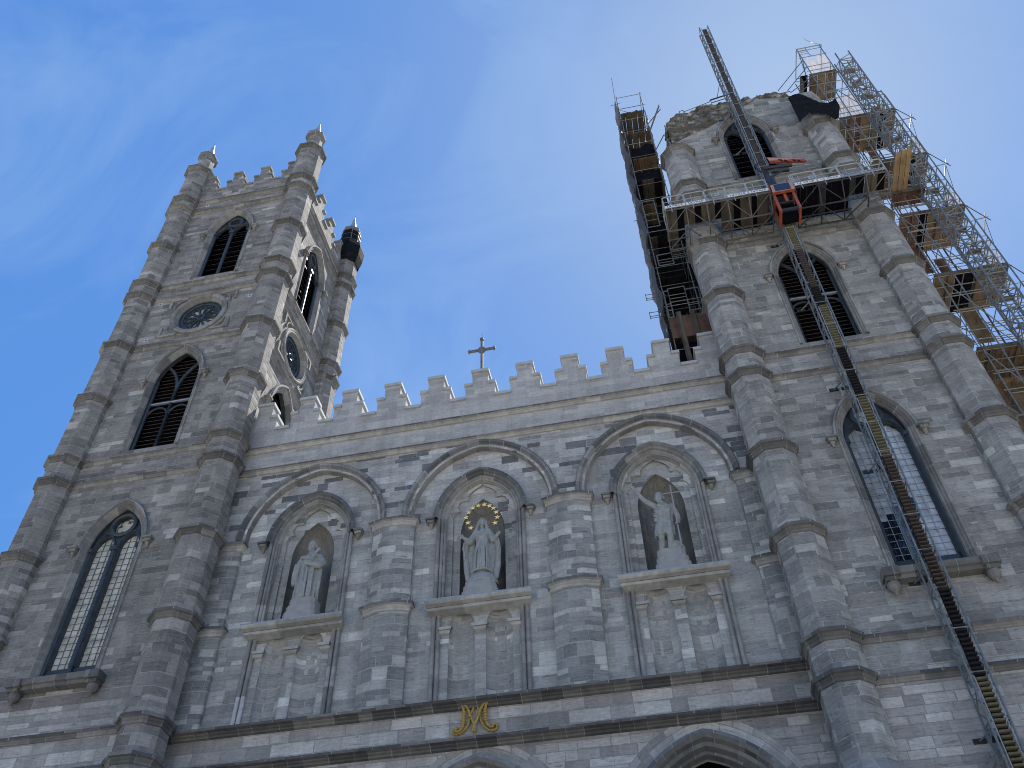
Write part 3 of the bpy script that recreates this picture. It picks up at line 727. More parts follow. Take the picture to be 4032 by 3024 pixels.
def rose():
    sb = MB('trim_stone', 'slate_paint', 'trim_light'); cz = 37.17
    pr = [(1.58, 0), (1.58, -.1), (1.5, -.14), (1.4, -.1), (1.34, -.12), (1.28, 0), (1.2, .12), (1.14, .14), (1.12, .3)]
    n = 40; sb.loft([[(r*math.cos(2*math.pi*k/n), y, cz+r*math.sin(2*math.pi*k/n)) for k in range(n+1)] for r, y in pr], ms=[0]*6+[1, 1])
    for ex in (-1, 1):
        for ez in (-1, 1):
            cx_, cz_ = ex*1.92, cz+ez*1.56
            sb.box(min(cx_, cx_-ex*.95), max(cx_, cx_-ex*.95), -.1, .01, min(cz_, cz_-ez*.13), max(cz_, cz_-ez*.13))
            sb.box(min(cx_, cx_-ex*.13), max(cx_, cx_-ex*.13), -.1, .01, min(cz_-ez*.131, cz_-ez*.75), max(cz_-ez*.131, cz_-ez*.75))
            pts = []
            for q in range(8):
                t = q/7; an = math.atan2(.82, 1.85)*(1-t)+math.atan2(1.5, .95)*t; rr = 1.72+.15*math.sin(math.pi*t); pts.append((ex*rr*math.cos(an), -.05, cz+ez*rr*math.sin(an)))
            sb.path(pts, .06, 5, 0)
    o = part(sb, 'rose_window')
    tb = MB('slate_paint'); hl = []
    for k in range(12):
        an = 2*math.pi*k/12+.13; P = []
        for r, w_ in ((.27, .035), (.45, .07), (.62, .105), (.72, .12), (.80, .1), (.86, .04), (.86, -.04), (.80, -.1), (.72, -.12), (.62, -.105), (.45, -.07), (.27, -.035)):
            P.append((r*math.cos(an)-w_*math.sin(an), cz+r*math.sin(an)+w_*math.cos(an)))
        hl.append(P)
        a2 = an+math.pi/12; hl.append([(r*math.cos(a2+d_), cz+r*math.sin(a2+d_)) for r, d_ in ((.82, 0), (.93, -.1), (.93, .1))])
    frame_plate(tb, circ(0, cz, 1.15, 36), hl, .24, .12)
    for k in range(12):
        an = 2*math.pi*k/12+.13
        P = [(r*math.cos(an)-w_*math.sin(an), .23, cz+r*math.sin(an)+w_*math.cos(an)) for r, w_ in ((.24, .05), (.45, .085), (.62, .12), (.74, .135), (.84, .1), (.89, 0), (.84, -.1), (.74, -.135), (.62, -.12), (.45, -.085), (.24, -.05))]
        tb.path(P, .02, 4)
    ring(tb, 0, cz, .13, .25, .24, .06, n=20); ring(tb, 0, cz, .97, 1.12, .24, .06, n=32)
    part(tb, 'tracery', parent=o)
    gb = MB('rose_glass'); gb.face([(x, .34, z) for x, z in circ(0, cz, 1.15, 24)]); part(gb, 'glazing', parent=o)
    return o
for fn in (window_2, window_1, rose):
    o = fn(); o.location = (-TC, 0, 1.7)
    dup(o, church, (TC, 0, 1.7)); dup(o, church, (-OX-.05, 3.875, 1.7), math.pi/2)
# anchor plates on the towers
for x, z in ((-17.6, 38.65), (-17.55, 35.6), (-12.35, 38.0), (-12.2, 35.4), (-17.3, 48.5), (12.5, 39.6), (17.2, 39.6)):
    ab = MB('bolt_plate', 'dark_steel'); ab.box(-.13, .13, -.03, .001, -.13, .13); ab.tube((0, -.03, 0), (0, -.05, 0), .035, 8, 1)
    part(ab, 'anchor_plate', (x, 0, z))
# rough rubble core where the right tower has been taken down
rb = MB('rubble_stone'); nx_, nz_ = 90, 44
def rtop(x):
    K = [(11.15, 48.0), (11.5, 48.6), (11.8, 49.0), (12.6, 49.1), (14.0, 49.5), (15.6, 49.45), (16.6, 49.3), (17.3, 49.6), (17.75, 49.5), (18.3, 48.9), (18.85, 48.4)]
    for (a, za), (b, zb_) in zip(K, K[1:]):
        if a <= x <= b: return za+(zb_-za)*(x-a)/(b-a)
    return K[0][1] if x < K[0][0] else K[-1][1]
def cutz(x):
    K = sorted((a, b) for a, b in RT_CUT)
    for (a, za), (b, zb_) in zip(K, K[1:]):
        if a <= x <= b: return za+(zb_-za)*(x-a)/(b-a)
    return 45.4
def rpt(u, v, face):
    if face == 'f': x = 11.15+(18.8-11.15)*u; y = .16
    else: x = 11.12; y = .16+7.3*u
    zt = rtop(x)-(0 if face == 'f' else .9*u); z = 44.0+(zt-44.0)*v if face == 'f' else 43.6+(zt-43.6)*v
    p = Vector((x*1.7, y*1.7+(9 if face == 'l' else 0), z*2.6))
    d = noise.noise(p)*.16+abs(noise.noise(p*2.1))*.22-.05+noise.noise(p*5)*.07
    if v > .97: z += noise.noise(Vector((x*2.2+y, 3, 1)))*.3+noise.noise(Vector((x*6+y*3, 3, 1)))*.12
    return (x, y+d, z) if face == 'f' else (x-.05+d, y, z)
for face, n in (('f', nx_), ('l', 60)):
    G = [[rpt(i/n, j/nz_, face) for j in range(nz_+1)] for i in range(n+1)]
    for i in range(n):
        for j in range(nz_):
            if face == 'f' and max(p[2] for p in (G[i][j], G[i][j+1]))  < cutz(G[i][j][0])-.25: continue
            rb.face([G[i][j], G[i+1][j], G[i+1][j+1], G[i][j+1]])
    if face == 'f':
        for i in range(n): a, b = G[i][nz_], G[i+1][nz_]; rb.face([a, b, (b[0], 1.3, b[2]-.15+.2*noise.noise(Vector(b))), (a[0], 1.3, a[2]-.15+.2*noise.noise(Vector(a)))])
part(rb, 'rubble_core', merge=True)

# ------------------------------------------------------------------ cross, monogram, statues
ct = MB('cross_metal'); cy = W-.02
ct.box(-.26, .26, cy-.16, cy+.16, 30.08, 30.18); ct.box(-.1, .1, cy-.09, cy+.09, 30.18, 30.32)
ct.box(-.055, .055, cy-.05, cy+.05, 30.32, 32.62); ct.box(-.56, .56, cy-.048, cy+.048, 31.79, 31.9)
ct.box(-.17, .17, cy-.053, cy+.053, 31.74, 31.95); ct.box(-.12, .12, cy-.056, cy+.056, 31.68, 32.01)
for a, b, c, d in ((-.62, -.56, 31.75, 31.94), (.56, .62, 31.75, 31.94), (-.09, .09, 32.58, 32.68)): ct.box(a, b, cy-.07, cy+.07, c, d)
for e in (-1, 1): ct.tube((e*.62, cy, 31.845), (e*.67, cy, 31.845), .075, 8)
ct.tube((0, cy, 32.68), (.01, cy, 33.1), .01, 5)
tag(ct.build('cross'), 'dark cross on the middle merlon of the pale parapet', 'cross')

def smooth_pts(P, n=4):
    out = []
    for i in range(len(P)-1):
        p0 = P[max(i-1, 0)]; p1 = P[i]; p2 = P[i+1]; p3 = P[min(i+2, len(P)-1)]
        for k in range(n):
            t = k/n; out.append(tuple(.5*(2*b+(c-a)*t+(2*a-5*b+4*c-d)*t*t+(-a+3*b-3*c+d)*t**3) for a, b, c, d in zip(p0, p1, p2, p3)))
    return out+[tuple(P[-1])]
MONO = dict(
 letter_a=[[(-.15, 14.18), (-.23, 13.97), (-.31, 13.77), (-.36, 13.54), (-.47, 13.35), (-.62, 13.23), (-.76, 13.19), (-.85, 13.24), (-.86, 13.33), (-.8, 13.39), (-.74, 13.36)],
  [(-.15, 14.18), (-.06, 14.03), (0, 13.76), (.07, 13.52), (.17, 13.34), (.34, 13.21), (.5, 13.21), (.58, 13.29), (.53, 13.41), (.43, 13.39), (.44, 13.31)]],
 letter_m=[[(-.61, 14.17), (-.54, 14.04), (-.51, 13.86), (-.52, 13.6), (-.54, 13.44), (-.61, 13.3), (-.73, 13.25), (-.8, 13.3), (-.76, 13.38), (-.71, 13.33)],
  [(-.61, 14.17), (-.48, 14.12), (-.37, 13.96), (-.3, 13.77), (-.23, 13.59), (-.16, 13.43), (-.13, 13.27), (-.16, 13.19), (-.21, 13.26), (-.18, 13.37), (-.09, 13.56), (-.02, 13.73), (.03, 13.91), (.13, 14.07), (.29, 14.18)],
  [(.29, 14.18), (.22, 14.03), (.2, 13.77), (.22, 13.53), (.3, 13.36), (.4, 13.28), (.47, 13.33)]])
mg = thing('monogram', 'gold interlaced letters A and M fixed between the two lower mouldings', 'monogram', (-.13, W-.1, 13.2))
for nm, strokes in MONO.items():
    mb = MB('gold_paint'); yy = -.03 if nm == 'letter_m' else .03
    for st in strokes: mb.path([(x+.13, yy, z-13.2) for x, z in smooth_pts(st)], .045, 8)
    if nm == 'letter_m':
        for x, z in [(-.5, 13.86), (-.51, 13.78), (-.51, 13.69), (-.52, 13.59), (-.52, 13.5), (-.31, 13.81), (-.31, 13.72), (0, 13.81), (0, 13.72), (.2, 13.89), (.2, 13.8), (.2, 13.7), (.21, 13.6), (.22, 13.53)]:
            mb.tube((x+.13, yy, z-13.23), (x+.13, yy, z-13.17), .068, 8)
    mb.build(nm, mg)

def blob(mb, c, r, n=10, k=7, m=0):
    rings = [[(c[0]+r[0]*math.sin(a)*math.cos(2*math.pi*i/n), c[1]+r[1]*math.sin(a)*math.sin(2*math.pi*i/n), c[2]-r[2]*math.cos(a)) for i in range(n)] for a in [math.pi*(j+.02)/(k+.04) for j in range(k+1)]]
    mb.loft(rings, closed=True, m=m); mb.face(rings[0][::-1], m); mb.face(rings[-1], m)
def limb(mb, pts, rad):
    for p, q, a, b in zip(pts, pts[1:], rad, rad[1:]): mb.tube(p, q, a, 10, 0, b); blob(mb, q, (b, b, b), 10, 6)
    blob(mb, pts[0], (rad[0],)*3, 10, 6)
def robe(mb, rows, nf=11, amp=.03, n=66, ph=0.):
    rings = []
    for z, rx, ry, cx, f in rows:
        R_ = []
        for i in range(n):
            t = 2*math.pi*i/n; k = 1+amp*f/rx*(math.cos(nf*t+ph+z*.5)+.5*math.cos(17*t+z*1.3))
            R_.append((cx+rx*k*math.cos(t), ry*k*math.sin(t), z))
        rings.append(R_)
    mb.loft(rings, closed=True); mb.face(rings[0][::-1]); mb.face(rings[-1])
def hand(mb, p, d, s=1., spread=.05):
    """palm, four unequal fingers and a thumb, pointing along d"""
    p = Vector(p); d = Vector(d).normalized(); sd2 = d.cross(Vector((0, -1, .2))).normalized()
    blob(mb, p, (.055*s, .045*s, .06*s), 8, 6)
    for k, L in ((-1.5, .13), (-.5, .16), (.5, .155), (1.5, .12)):
        a = p+sd2*k*.024*s; b = a+(d+sd2*k*spread*2).normalized()*L*s*.6; c = b+(d+Vector((0, -.5, 0))+sd2*k*spread).normalized()*L*s*.5
        mb.tube(a, b, .017*s, 6, 0, .015*s); mb.tube(b, c, .015*s, 6, 0, .009*s)
    a = p-sd2*.04*s; b = a+(d*.5-sd2).normalized()*.07*s; mb.tube(a, b, .02*s, 6, 0, .016*s); mb.tube(b, b+(d-sd2*.3).normalized()*.06*s, .016*s, 6, 0, .01*s)
def face_on(mb, c, turn=0., beard=False, s=1.):
    """nose, brows, eyes, lips and ears on a head centred at c"""
    cx, cyy, cz = c; ct_, st_ = math.cos(turn), math.sin(turn)
    P = lambda x, y, z: (cx+(x*ct_-y*st_)*s, cyy+(x*st_+y*ct_)*s, cz+z*s)
    blob(mb, P(0, -.155, -.01), (.02*s, .035*s, .045*s), 6, 5); blob(mb, P(0, -.165, -.04), (.028*s, .025*s, .02*s), 6, 5)
    for e in (-1, 1):
        blob(mb, P(e*.052, -.135, .045), (.042*s, .03*s, .016*s), 6, 5); blob(mb, P(e*.05, -.128, .012), (.022*s, .018*s, .012*s), 6, 5)
        blob(mb, P(e*.135, .0, -.01), (.02*s, .035*s, .05*s), 6, 5); blob(mb, P(e*.075, -.105, -.05), (.04*s, .03*s, .035*s), 6, 5)
    blob(mb, P(0, -.138, -.085), (.04*s, .02*s, .014*s), 6, 5); blob(mb, P(0, -.125, -.14), (.04*s, .035*s, .03*s), 6, 5)
    if beard:
        blob(mb, P(0, -.10, -.165), (.085*s, .075*s, .10*s), 8, 6); blob(mb, P(0, -.12, -.25), (.05*s, .045*s, .07*s), 8, 6)
        for e in (-1, 1): blob(mb, P(e*.04, -.15, -.075), (.045*s, .02*s, .018*s), 6, 5); blob(mb, P(e*.10, -.05, -.11), (.04*s, .06*s, .08*s), 6, 5)
def figure(mb, parent, scl=1., name='figure', vox=.015):
    o = mb.build(name, parent, merge=True); o.scale = (scl, scl*.95, scl)
    m = o.modifiers.new('one_skin', 'REMESH'); m.mode = 'VOXEL'; m.voxel_size = vox; m.use_smooth_shade = True
    s_ = o.modifiers.new('soften', 'SMOOTH'); s_.factor = .5; s_.iterations = 2
    return o
def pedestal(parent, levels, y0=0.):
    mb = MB('pedestal_stone')
    for z0, z1, hw, hd, ch in levels:
        pl = [(-hw, hd), (-hw, -hd+ch), (-hw+ch, -hd), (hw-ch, -hd), (hw, -hd+ch), (hw, hd)]
        prism_rings(mb, [[(a, b+y0, z0) for a, b in pl]+[(-hw, hd+y0, z0)], [(a, b+y0, z1) for a, b in pl]+[(-hw, hd+y0, z1)]]); mb.face([(a, b+y0, z1) for a, b in pl])
    return mb.build('pedestal', parent)
SY = 1.16
# bearded man with keys
t = thing('statue', 'stone statue of a bald bearded robed man holding keys to his chest', 'statue', (-6.76, 1.04, 19.0), 'statues in the niches')
b = MB('statue_stone')
robe(b, [(0, .42, .31, .0, 1), (.25, .40, .30, .0, 1.2), (.6, .39, .29, .01, 1.1), (1.0, .37, .27, .02, .8), (1.3, .36, .26, .02, .5), (1.6, .37, .25, .02, .35), (1.82, .34, .21, .02, .25), (1.97, .19, .14, .02, .1), (2.08, .11, .11, .01, 0)], 12, .05)
limb(b, [(-.29, .0, 1.82), (-.43, -.06, 1.42), (-.46, -.10, 1.05), (-.47, -.08, .72)], [.14, .13, .13, .10])
for k, x in enumerate((-.5, -.42, -.34)): limb(b, [(x, -.16, 1.5), (x-.01, -.2, 1.1), (x-.03, -.15, .75-.05*k)], [.03, .04, .02])
limb(b, [(.30, 0, 1.80), (.47, -.10, 1.45), (.42, -.24, 1.28), (.12, -.36, 1.32)], [.15, .16, .14, .08])
for x in (-.12, .02, .14, .24): limb(b, [(x, -.25, 1.25), (x+.02, -.30, .7), (x+.03, -.31, .05)], [.03, .045, .04])
limb(b, [(-.3, -.2, 1.75), (0, -.28, 1.62), (.3, -.2, 1.72)], [.05, .06, .05])
limb(b, [(.42, -.05, 1.2), (.44, -.05, .6), (.42, -.03, .1)], [.09, .07, .05])
hand(b, (.06, -.39, 1.33), (-1, -.1, .25), 1.1); hand(b, (-.42, -.14, .86), (.2, -.3, -1), .9)
for dx in (0, .07): b.tube((.02+dx, -.40, 1.28), (.30+dx, -.36, 1.86), .022, 6); blob(b, (.33+dx, -.36, 1.9), (.05, .03, .06), 8, 5); b.tube((.26+dx, -.36, 1.80), (.20+dx, -.38, 1.84), .02, 5)
for dx, dz in ((.38, 1.98), (.44, 1.9), (.30, 2.0)): b.tube((.33, -.36, 1.88), (dx, -.37, dz), .02, 5)
b.tube((0, .0, 1.95), (-.02, -.03, 2.2), .1, 10); blob(b, (-.03, -.03, 2.36), (.145, .165, .205), 14, 10); face_on(b, (-.03, -.03, 2.34), -.2, True)
for k in range(7): blob(b, (-.03+.15*math.cos(.3+k*.42), -.03+.13*math.sin(.3+k*.42), 2.33), (.045, .05, .07), 6, 5)
figure(b, t, 1.085)
pedestal(t, [(-.98, -.66, .62, .48, .13), (-.66, -.36, .56, .42, .13), (-.36, 0, .50, .35, .13)], .05)
# veiled woman with open arms on a half globe
t = thing('statue', 'stone statue of a veiled woman with open arms under a ring of stars', 'statue', (.04, SY, 19.27), 'statues in the niches')
b = MB('statue_stone')
robe(b, [(-.02, .33, .26, .02, 1), (.3, .33, .26, .02, 1.1), (.7, .31, .25, .02, .9), (1.1, .275, .22, .02, .6), (1.33, .245, .19, .02, .3), (1.5, .27, .2, .02, .25), (1.75, .285, .18, .02, .2), (1.9, .22, .14, .02, .1), (2.02, .09, .09, .02, 0)], 10, .05)
blob(b, (-.08, -.14, 1.62), (.12, .1, .11), 8, 6); blob(b, (.12, -.14, 1.62), (.12, .1, .11), 8, 6)
b.tube((0, 0, 1.95), (0, -.02, 2.2), .075, 10); blob(b, (0, -.04, 2.33), (.12, .14, .18), 14, 10); face_on(b, (0, -.04, 2.31), -.12, False, .88)
blob(b, (0, .03, 2.38), (.165, .16, .22), 14, 9)
for e in (-1, 1):
    limb(b, [(e*.13, -.0, 2.4), (e*.165, -.03, 2.2), (e*.22, -.04, 1.98), (e*.30, -.03, 1.82)], [.06, .06, .08, .1])
    hz = 1.56 if e < 0 else 1.50
    limb(b, [(e*.27, 0, 1.82), (e*.43, -.06, 1.52), (e*.47, -.12, 1.40), (e*.62, -.24, hz-.04)], [.12, .14, .15, .075])
    for q in range(3): limb(b, [(e*(.33+q*.06), -.15, 1.72-q*.1), (e*(.40+q*.05), -.2, 1.42-q*.03)], [.025, .03])
    hand(b, (e*.68, -.27, hz), (e*.55, -.35, .8), 1., .08)
    limb(b, [(e*.58, -.05, 1.4), (e*.63, -.02, 1.05), (e*.62, .02, .7), (e*.58, .04, .3), (e*.52, .02, -.2)], [.09, .11, .10, .13, .11])
    limb(b, [(e*.66, -.16, 1.38), (e*.70, -.16, 1.1), (e*.63, -.14, .85), (e*.66, -.1, .6)], [.03, .04, .035, .02])
    limb(b, [(e*.40, .12, 1.5), (e*.42, .15, .8), (e*.38, .16, -.1)], [.15, .17, .16])
limb(b, [(0, .14, 1.7), (0, .18, .9), (0, .2, -.1)], [.2, .22, .2])
limb(b, [(.0, -.21, 1.36), (-.02, -.25, 1.1), (-.03, -.26, .95)], [.025, .028, .03])
for x0_, x1_ in ((-.18, -.22), (-.06, -.12), (.06, -.02), (.16, .1), (.24, .24)): limb(b, [(x0_*.7, -.18, 1.3), ((x0_+x1_)/2, -.24, .7), (x1_, -.27, .02)], [.02, .035, .03])
limb(b, [(-.34, -.2, .0), (-.1, -.3, .03), (.15, -.28, .04), (.36, -.18, -.03)], [.04, .05, .045, .04])
figure(b, t)
gb = MB('statue_stone'); rr = [[(.6*math.sin(a)*math.cos(2*math.pi*i/28)+.02, .5*math.sin(a)*math.sin(2*math.pi*i/28), -.58+.58*math.cos(a)) for i in range(28)] for a in [math.pi/2*j/9 for j in range(1, 10)]]
gb.loft(rr, closed=True); gb.face(rr[0]); gb.build('half_globe', t, smooth=True)
pedestal(t, [(-1.25, -1.0, .66, .56, .16), (-1.0, -.76, .61, .52, .16), (-.76, -.52, .55, .47, .15)])
# man in a hide tunic with raised arm and cross staff
t = thing('statue', 'stone statue of a bare legged man raising one arm beside a cross staff', 'statue', (6.98, 1.04, 19.0), 'statues in the niches')
b = MB('statue_stone')
robe(b, [(.66, .31, .22, -.10, 1.2), (.8, .32, .23, -.10, 1.5), (1.05, .30, .22, -.06, 1.2), (1.28, .255, .19, -.03, .7), (1.4, .26, .19, -.02, .8), (1.65, .29, .2, 0, .8), (1.88, .29, .18, .02, .5), (2.0, .15, .12, 0, .1), (2.1, .09, .09, -.02, 0)], 9, .025)
r3 = random.Random(5)
for k in range(90):
    an = r3.uniform(0, 6.28); z = r3.uniform(.7, 1.9)
    if z > 1.45 and math.cos(an) > .1: continue
    blob(b, (-.05+.28*math.cos(an), .2*math.sin(an), z), (.045, .04, .055), 6, 4)
blob(b, (.13, -.12, 1.68), (.13, .09, .1), 8, 6)
limb(b, [(-.20, -.02, .8), (-.22, -.07, .58), (-.25, .0, .32), (-.30, .0, .08)], [.145, .105, .115, .06]); limb(b, [(-.30, .02, .05), (-.31, -.16, .04)], [.065, .05])
limb(b, [(.06, -.04, .82), (.08, -.14, .58), (.05, -.05, .32), (.0, .0, .08)], [.15, .11, .115, .065]); limb(b, [(.0, .02, .05), (.02, -.16, .04)], [.065, .05])
limb(b, [(-.25, -.01, 1.93), (-.42, -.06, 2.06), (-.60, -.11, 2.22), (-.80, -.17, 2.55), (-.92, -.2, 2.76)], [.115, .105, .085, .075, .05]); hand(b, (-.96, -.21, 2.83), (-.3, -.1, 1), 1.15, .12)
limb(b, [(.28, -.0, 1.88), (.40, .02, 1.6), (.44, -.0, 1.38), (.42, -.12, 1.15), (.38, -.22, 1.02)], [.115, .10, .085, .075, .05]); hand(b, (.36, -.24, .98), (.1, -.6, -.6), 1.1)
b.tube((-.02, 0, 1.97), (-.06, -.03, 2.2), .095, 10); blob(b, (-.08, -.03, 2.33), (.14, .16, .195), 14, 10); face_on(b, (-.08, -.03, 2.31), -.45, True)
blob(b, (-.06, .02, 2.41), (.165, .16, .15), 12, 8)
for k in range(9): an = -.2+k*.42; blob(b, (-.06+.15*math.cos(an), .0+.14*math.sin(an), 2.27+.03*math.sin(k*2)), (.05, .05, .09), 6, 5)
blob(b, (.2, .05, .22), (.24, .2, .26), 9, 6); blob(b, (.3, .0, .1), (.2, .2, .16), 8, 5); blob(b, (.1, .08, .32), (.12, .15, .18), 7, 5)
figure(b, t, 1.085)
sb = MB('pedestal_stone'); sb.tube((.37, -.28, -.02), (.37, -.28, 2.56), .03, 8, 0, .026); sb.tube((.09, -.28, 2.24), (.66, -.28, 2.24), .026, 8)
sb.build('cross_staff', t).scale = (1.085,)*3
pedestal(t, [(-.98, -.68, .62, .48, .13), (-.68, -.40, .56, .42, .13), (-.40, 0, .50, .35, .14)], .05)
# halo
hl = thing('star_halo', 'arc of gold stars above the veiled statue of the middle niche', 'star ring', (.04, SY-.05, 21.9))
ST = [(-.40, 21.42), (-.52, 21.69), (-.60, 21.96), (-.49, 22.19), (-.33, 22.39), (-.11, 22.47), (.13, 22.48), (.34, 22.39), (.50, 22.24), (.61, 22.02), (.65, 21.76), (.56, 21.50)]
st0 = MB('gold_leaf'); P5 = [((.125 if k % 2 == 0 else .052)*math.sin(math.pi*k/5+.15), (.125 if k % 2 == 0 else .052)*math.cos(math.pi*k/5+.15)) for k in range(10)]
for k in range(10):
    a, c = P5[k], P5[(k+1) % 10]; st0.face([(a[0], 0, a[1]), (c[0], 0, c[1]), (0, -.03, 0)]); st0.face([(c[0], 0, c[1]), (a[0], 0, a[1]), (0, .02, 0)])
so_ = None
for k, (x, z) in enumerate(ST):
    if so_ is None: so_ = st0.build('star', hl, (x-.04, 0, z-21.9))
    else: dup(so_, hl, (x-.04, 0, z-21.9), 0).rotation_euler = (0, rnd.uniform(-.3, .3), 0)
wb = MB('old_steel'); wb.path(smooth_pts([(x-.04, .02, z-21.9) for x, z in ST], 3), .008, 5); wb.tube((-.36, .02, -.48), (-.18, .05, -.62), .008, 5); wb.tube((.52, .02, -.40), (.25, .05, -.6), .008, 5); wb.build('wire_ring', hl)

# ------------------------------------------------------------------ mast climber in front of the right tower
MX0, MX1, MY0, MY1 = 14.49, 15.03, -.97, -.42
mt = thing('climber_mast', 'tall steel lattice mast with ribbed cable channel rising before the right tower', 'mast', (14.76, -.7, -1.7))
LEAN = .0105
def mp_(x, y, z): return (x-14.76+(z-26)*LEAN, y+.7, z+1.7)
ZT = 57.75
pm = MB('mast_paint')
for x in (MX0, MX1):
    for y in (MY0, MY1): pm.tube(mp_(x, y, -1.7), mp_(x, y, ZT), .036, 6)
pm.build('leg', mt)
lm = MB('mast_paint', 'galvanized_steel'); z = -1.5; k = 0
while z < ZT-.3:
    for x in (MX0, MX1): lm.tube(mp_(x, MY0 if k % 2 else MY1, z), mp_(x, MY1 if k % 2 else MY0, z+.46), .02, 5)
    for y in (MY1,): lm.tube(mp_(MX0 if k % 2 else MX1, y, z), mp_(MX1 if k % 2 else MX0, y, z+.46), .018, 5)
    if k % 3 == 0:
        for a, c in (((MX0, MY0), (MX1, MY0)), ((MX1, MY0), (MX1, MY1)), ((MX1, MY1), (MX0, MY1)), ((MX0, MY1), (MX0, MY0))): lm.tube(mp_(a[0], a[1], z), mp_(c[0], c[1], z), .024, 5, 1)
        lm.tube(mp_(MX0, MY0-.02, z+.15), mp_(MX0-.05, MY0-.1, z+.3), .02, 5, 1)
    z += .46; k += 1
lm.build('lattice', mt)
cm = MB('rib_brown', 'rib_olive', 'black_rubber', 'galvanized_steel')
SECT = [(-1.7, 9.2, 1), (9.2, 12.2, 1), (12.2, 15.0, 2), (15.0, 20.3, 0), (20.3, 23.2, 1), (23.2, 26.0, 2), (26.0, 28.6, 1), (28.6, 29.9, 2), (29.9, 32.6, 0), (32.6, 36.2, 1), (36.2, 57.6, 0)]
XA, XB = 14.62, 14.92
for z0, z1, m in SECT:
    for kx in range(2):
        pass
    cm.face([mp_(XA, MY0+.10, z0), mp_(XB, MY0+.10, z0), mp_(XB, MY0+.10, z1), mp_(XA, MY0+.10, z1)], 2 if m != 0 or z0 < 36 else 0)
    if z0 >= 36.2:
        cm.face([mp_(XA, MY0+.02, z0), mp_(XA, MY0+.10, z0), mp_(XA, MY0+.10, z1), mp_(XA, MY0+.02, z1)], 0)
    z = z0
    while z < z1-.05:
        if z0 < 36.2:
            p = [mp_(XA, MY0+.06, z), mp_(XB, MY0+.06, z), mp_(XB, MY0-.03, z+.02), mp_(XA, MY0-.03, z+.02)]; q = [mp_(XA, MY0+.06, z+.09), mp_(XB, MY0+.06, z+.09), mp_(XB, MY0-.03, z+.075), mp_(XA, MY0-.03, z+.075)]
            cm.face([p[3], p[2], q[2], q[3]], m); cm.face(p, m); cm.face(q, m); cm.face([p[0], p[3], q[3], q[0]], m); cm.face([p[1], p[2], q[2], q[1]], m)
        z += .15
cm.build('cable_channel', mt)
for z0, z1, m in SECT:
    rm_ = MB('toe_steel')
    if m in (1,) or z0 > 36: rm_.tube(mp_(XA-.035, MY0-.02, z0+.03), mp_(XA-.035, MY0-.02, z1-.03), .018, 5); rm_.tube(mp_(XB+.03, MY0-.02, z0+.03), mp_(XB+.03, MY0-.02, z1-.03), .014, 5); rm_.build('rack', mt)
for z in (10.79, 15.86, 20.5, 24.7, 29.6, 34.4, 43.0, 47.0):
    tb = MB('dark_steel', 'galvanized_steel')
    for x in (14.2, 14.66): tb.box(x-.17-14.76, x+.17-14.76, .7-.05, .7-.002, z-.07+1.7, z+.07+1.7)
    tb.tube((14.2-14.76, .66, z+1.7), mp_(MX0, MY1, z), .03, 6, 1); tb.tube((14.66-14.76, .66, z+1.7), mp_(MX0+.02, MY1, z), .03, 6, 0); tb.tube((14.66-14.76, .66, z+1.7), mp_(MX1, MY1, z), .03, 6, 1)
    tb.build('wall_tie', mt)

# work platform riding on the mast
PZ, PF, PBK = 36.05, -2.0, -.22
pl = thing('work_platform', 'long steel work platform with guard rails across the right tower', 'platform', (14.8, -1.2, PZ))
def pb_(x, y, z): return (x-14.8, y+1.2, z-PZ)
def pbox(mb, x0, x1, y0, y1, z0, z1, m=0): mb.box(x0-14.8, x1-14.8, y0+1.2, y1+1.2, z0-PZ, z1-PZ, m)
for x0, x1, dark in ((9.5, 14.35, 0), (15.5, 18.65, 1), (18.68, 19.62, 0)):
    dm = MB('weathered_wood', 'void_dark', 'dark_steel'); x = x0; k = 0
    while x < x1-.05:
        w_ = min(rnd.uniform(.24, .34), x1-x); slot = (k % 3 == 2)
        yb = -1.0 if (10.2 < x+w_/2 < 12.2 or x+w_/2 > 18.0) else -.16
        if not dark: pbox(dm, x, x+w_-(.0 if slot else .015), PF, yb, PZ-.06, PZ, 1 if slot else 0)
        else: pbox(dm, x, x+w_-.02, PF, yb, PZ-.06, PZ, 2 if k % 5 == 4 else 1)
        x += w_; k += 1
    dm.build('deck', pl)
for x0, x1, m in ((9.5, 14.35, 'old_steel'), (15.5, 18.65, 'dark_steel'), (18.68, 19.62, 'old_steel')):
    tm = MB(m); n = max(1, round((x1-x0)/1.0)); C1 = (-1.25, 35.3); C2 = (-.25 if x1 < 18.9 else -1.02, 35.2)
    for y, z in ((PF+.03, PZ-.08), C1, C2, (-.3 if x1 < 18.9 else -1.0, PZ-.1)): tm.tube(pb_(x0, y, z), pb_(x1, y, z), .04, 6)
    for k in range(n+1):
        x = x0+(x1-x0)*k/n
        tm.tube(pb_(x, PF+.03, PZ-.08), pb_(x, *C1), .032, 6); tm.tube(pb_(x, *C1), pb_(x, *C2), .032, 6); tm.tube(pb_(x, *C1), pb_(x, -.9, PZ-.08), .025, 6)
        if k < n:
            xn = x0+(x1-x0)*(k+1)/n; a, c = (x, xn) if k % 2 else (xn, x)
            tm.tube(pb_(a, *C1), pb_(c, *C2), .028, 6); tm.tube(pb_(a, PF+.03, PZ-.1), pb_(c, *C1), .024, 6)
    tm.build('truss', pl)
PAN = [(9.5, 10.47, 'v'), (10.5, 11.43, 'v'), (11.46, 12.4, 'f'), (12.43, 13.38, 'v'), (13.41, 14.33, 'v'), (15.5, 16.53, 'v'), (16.56, 17.6, 'v'), (17.63, 18.63, 'f'), (18.68, 19.6, 'f')]
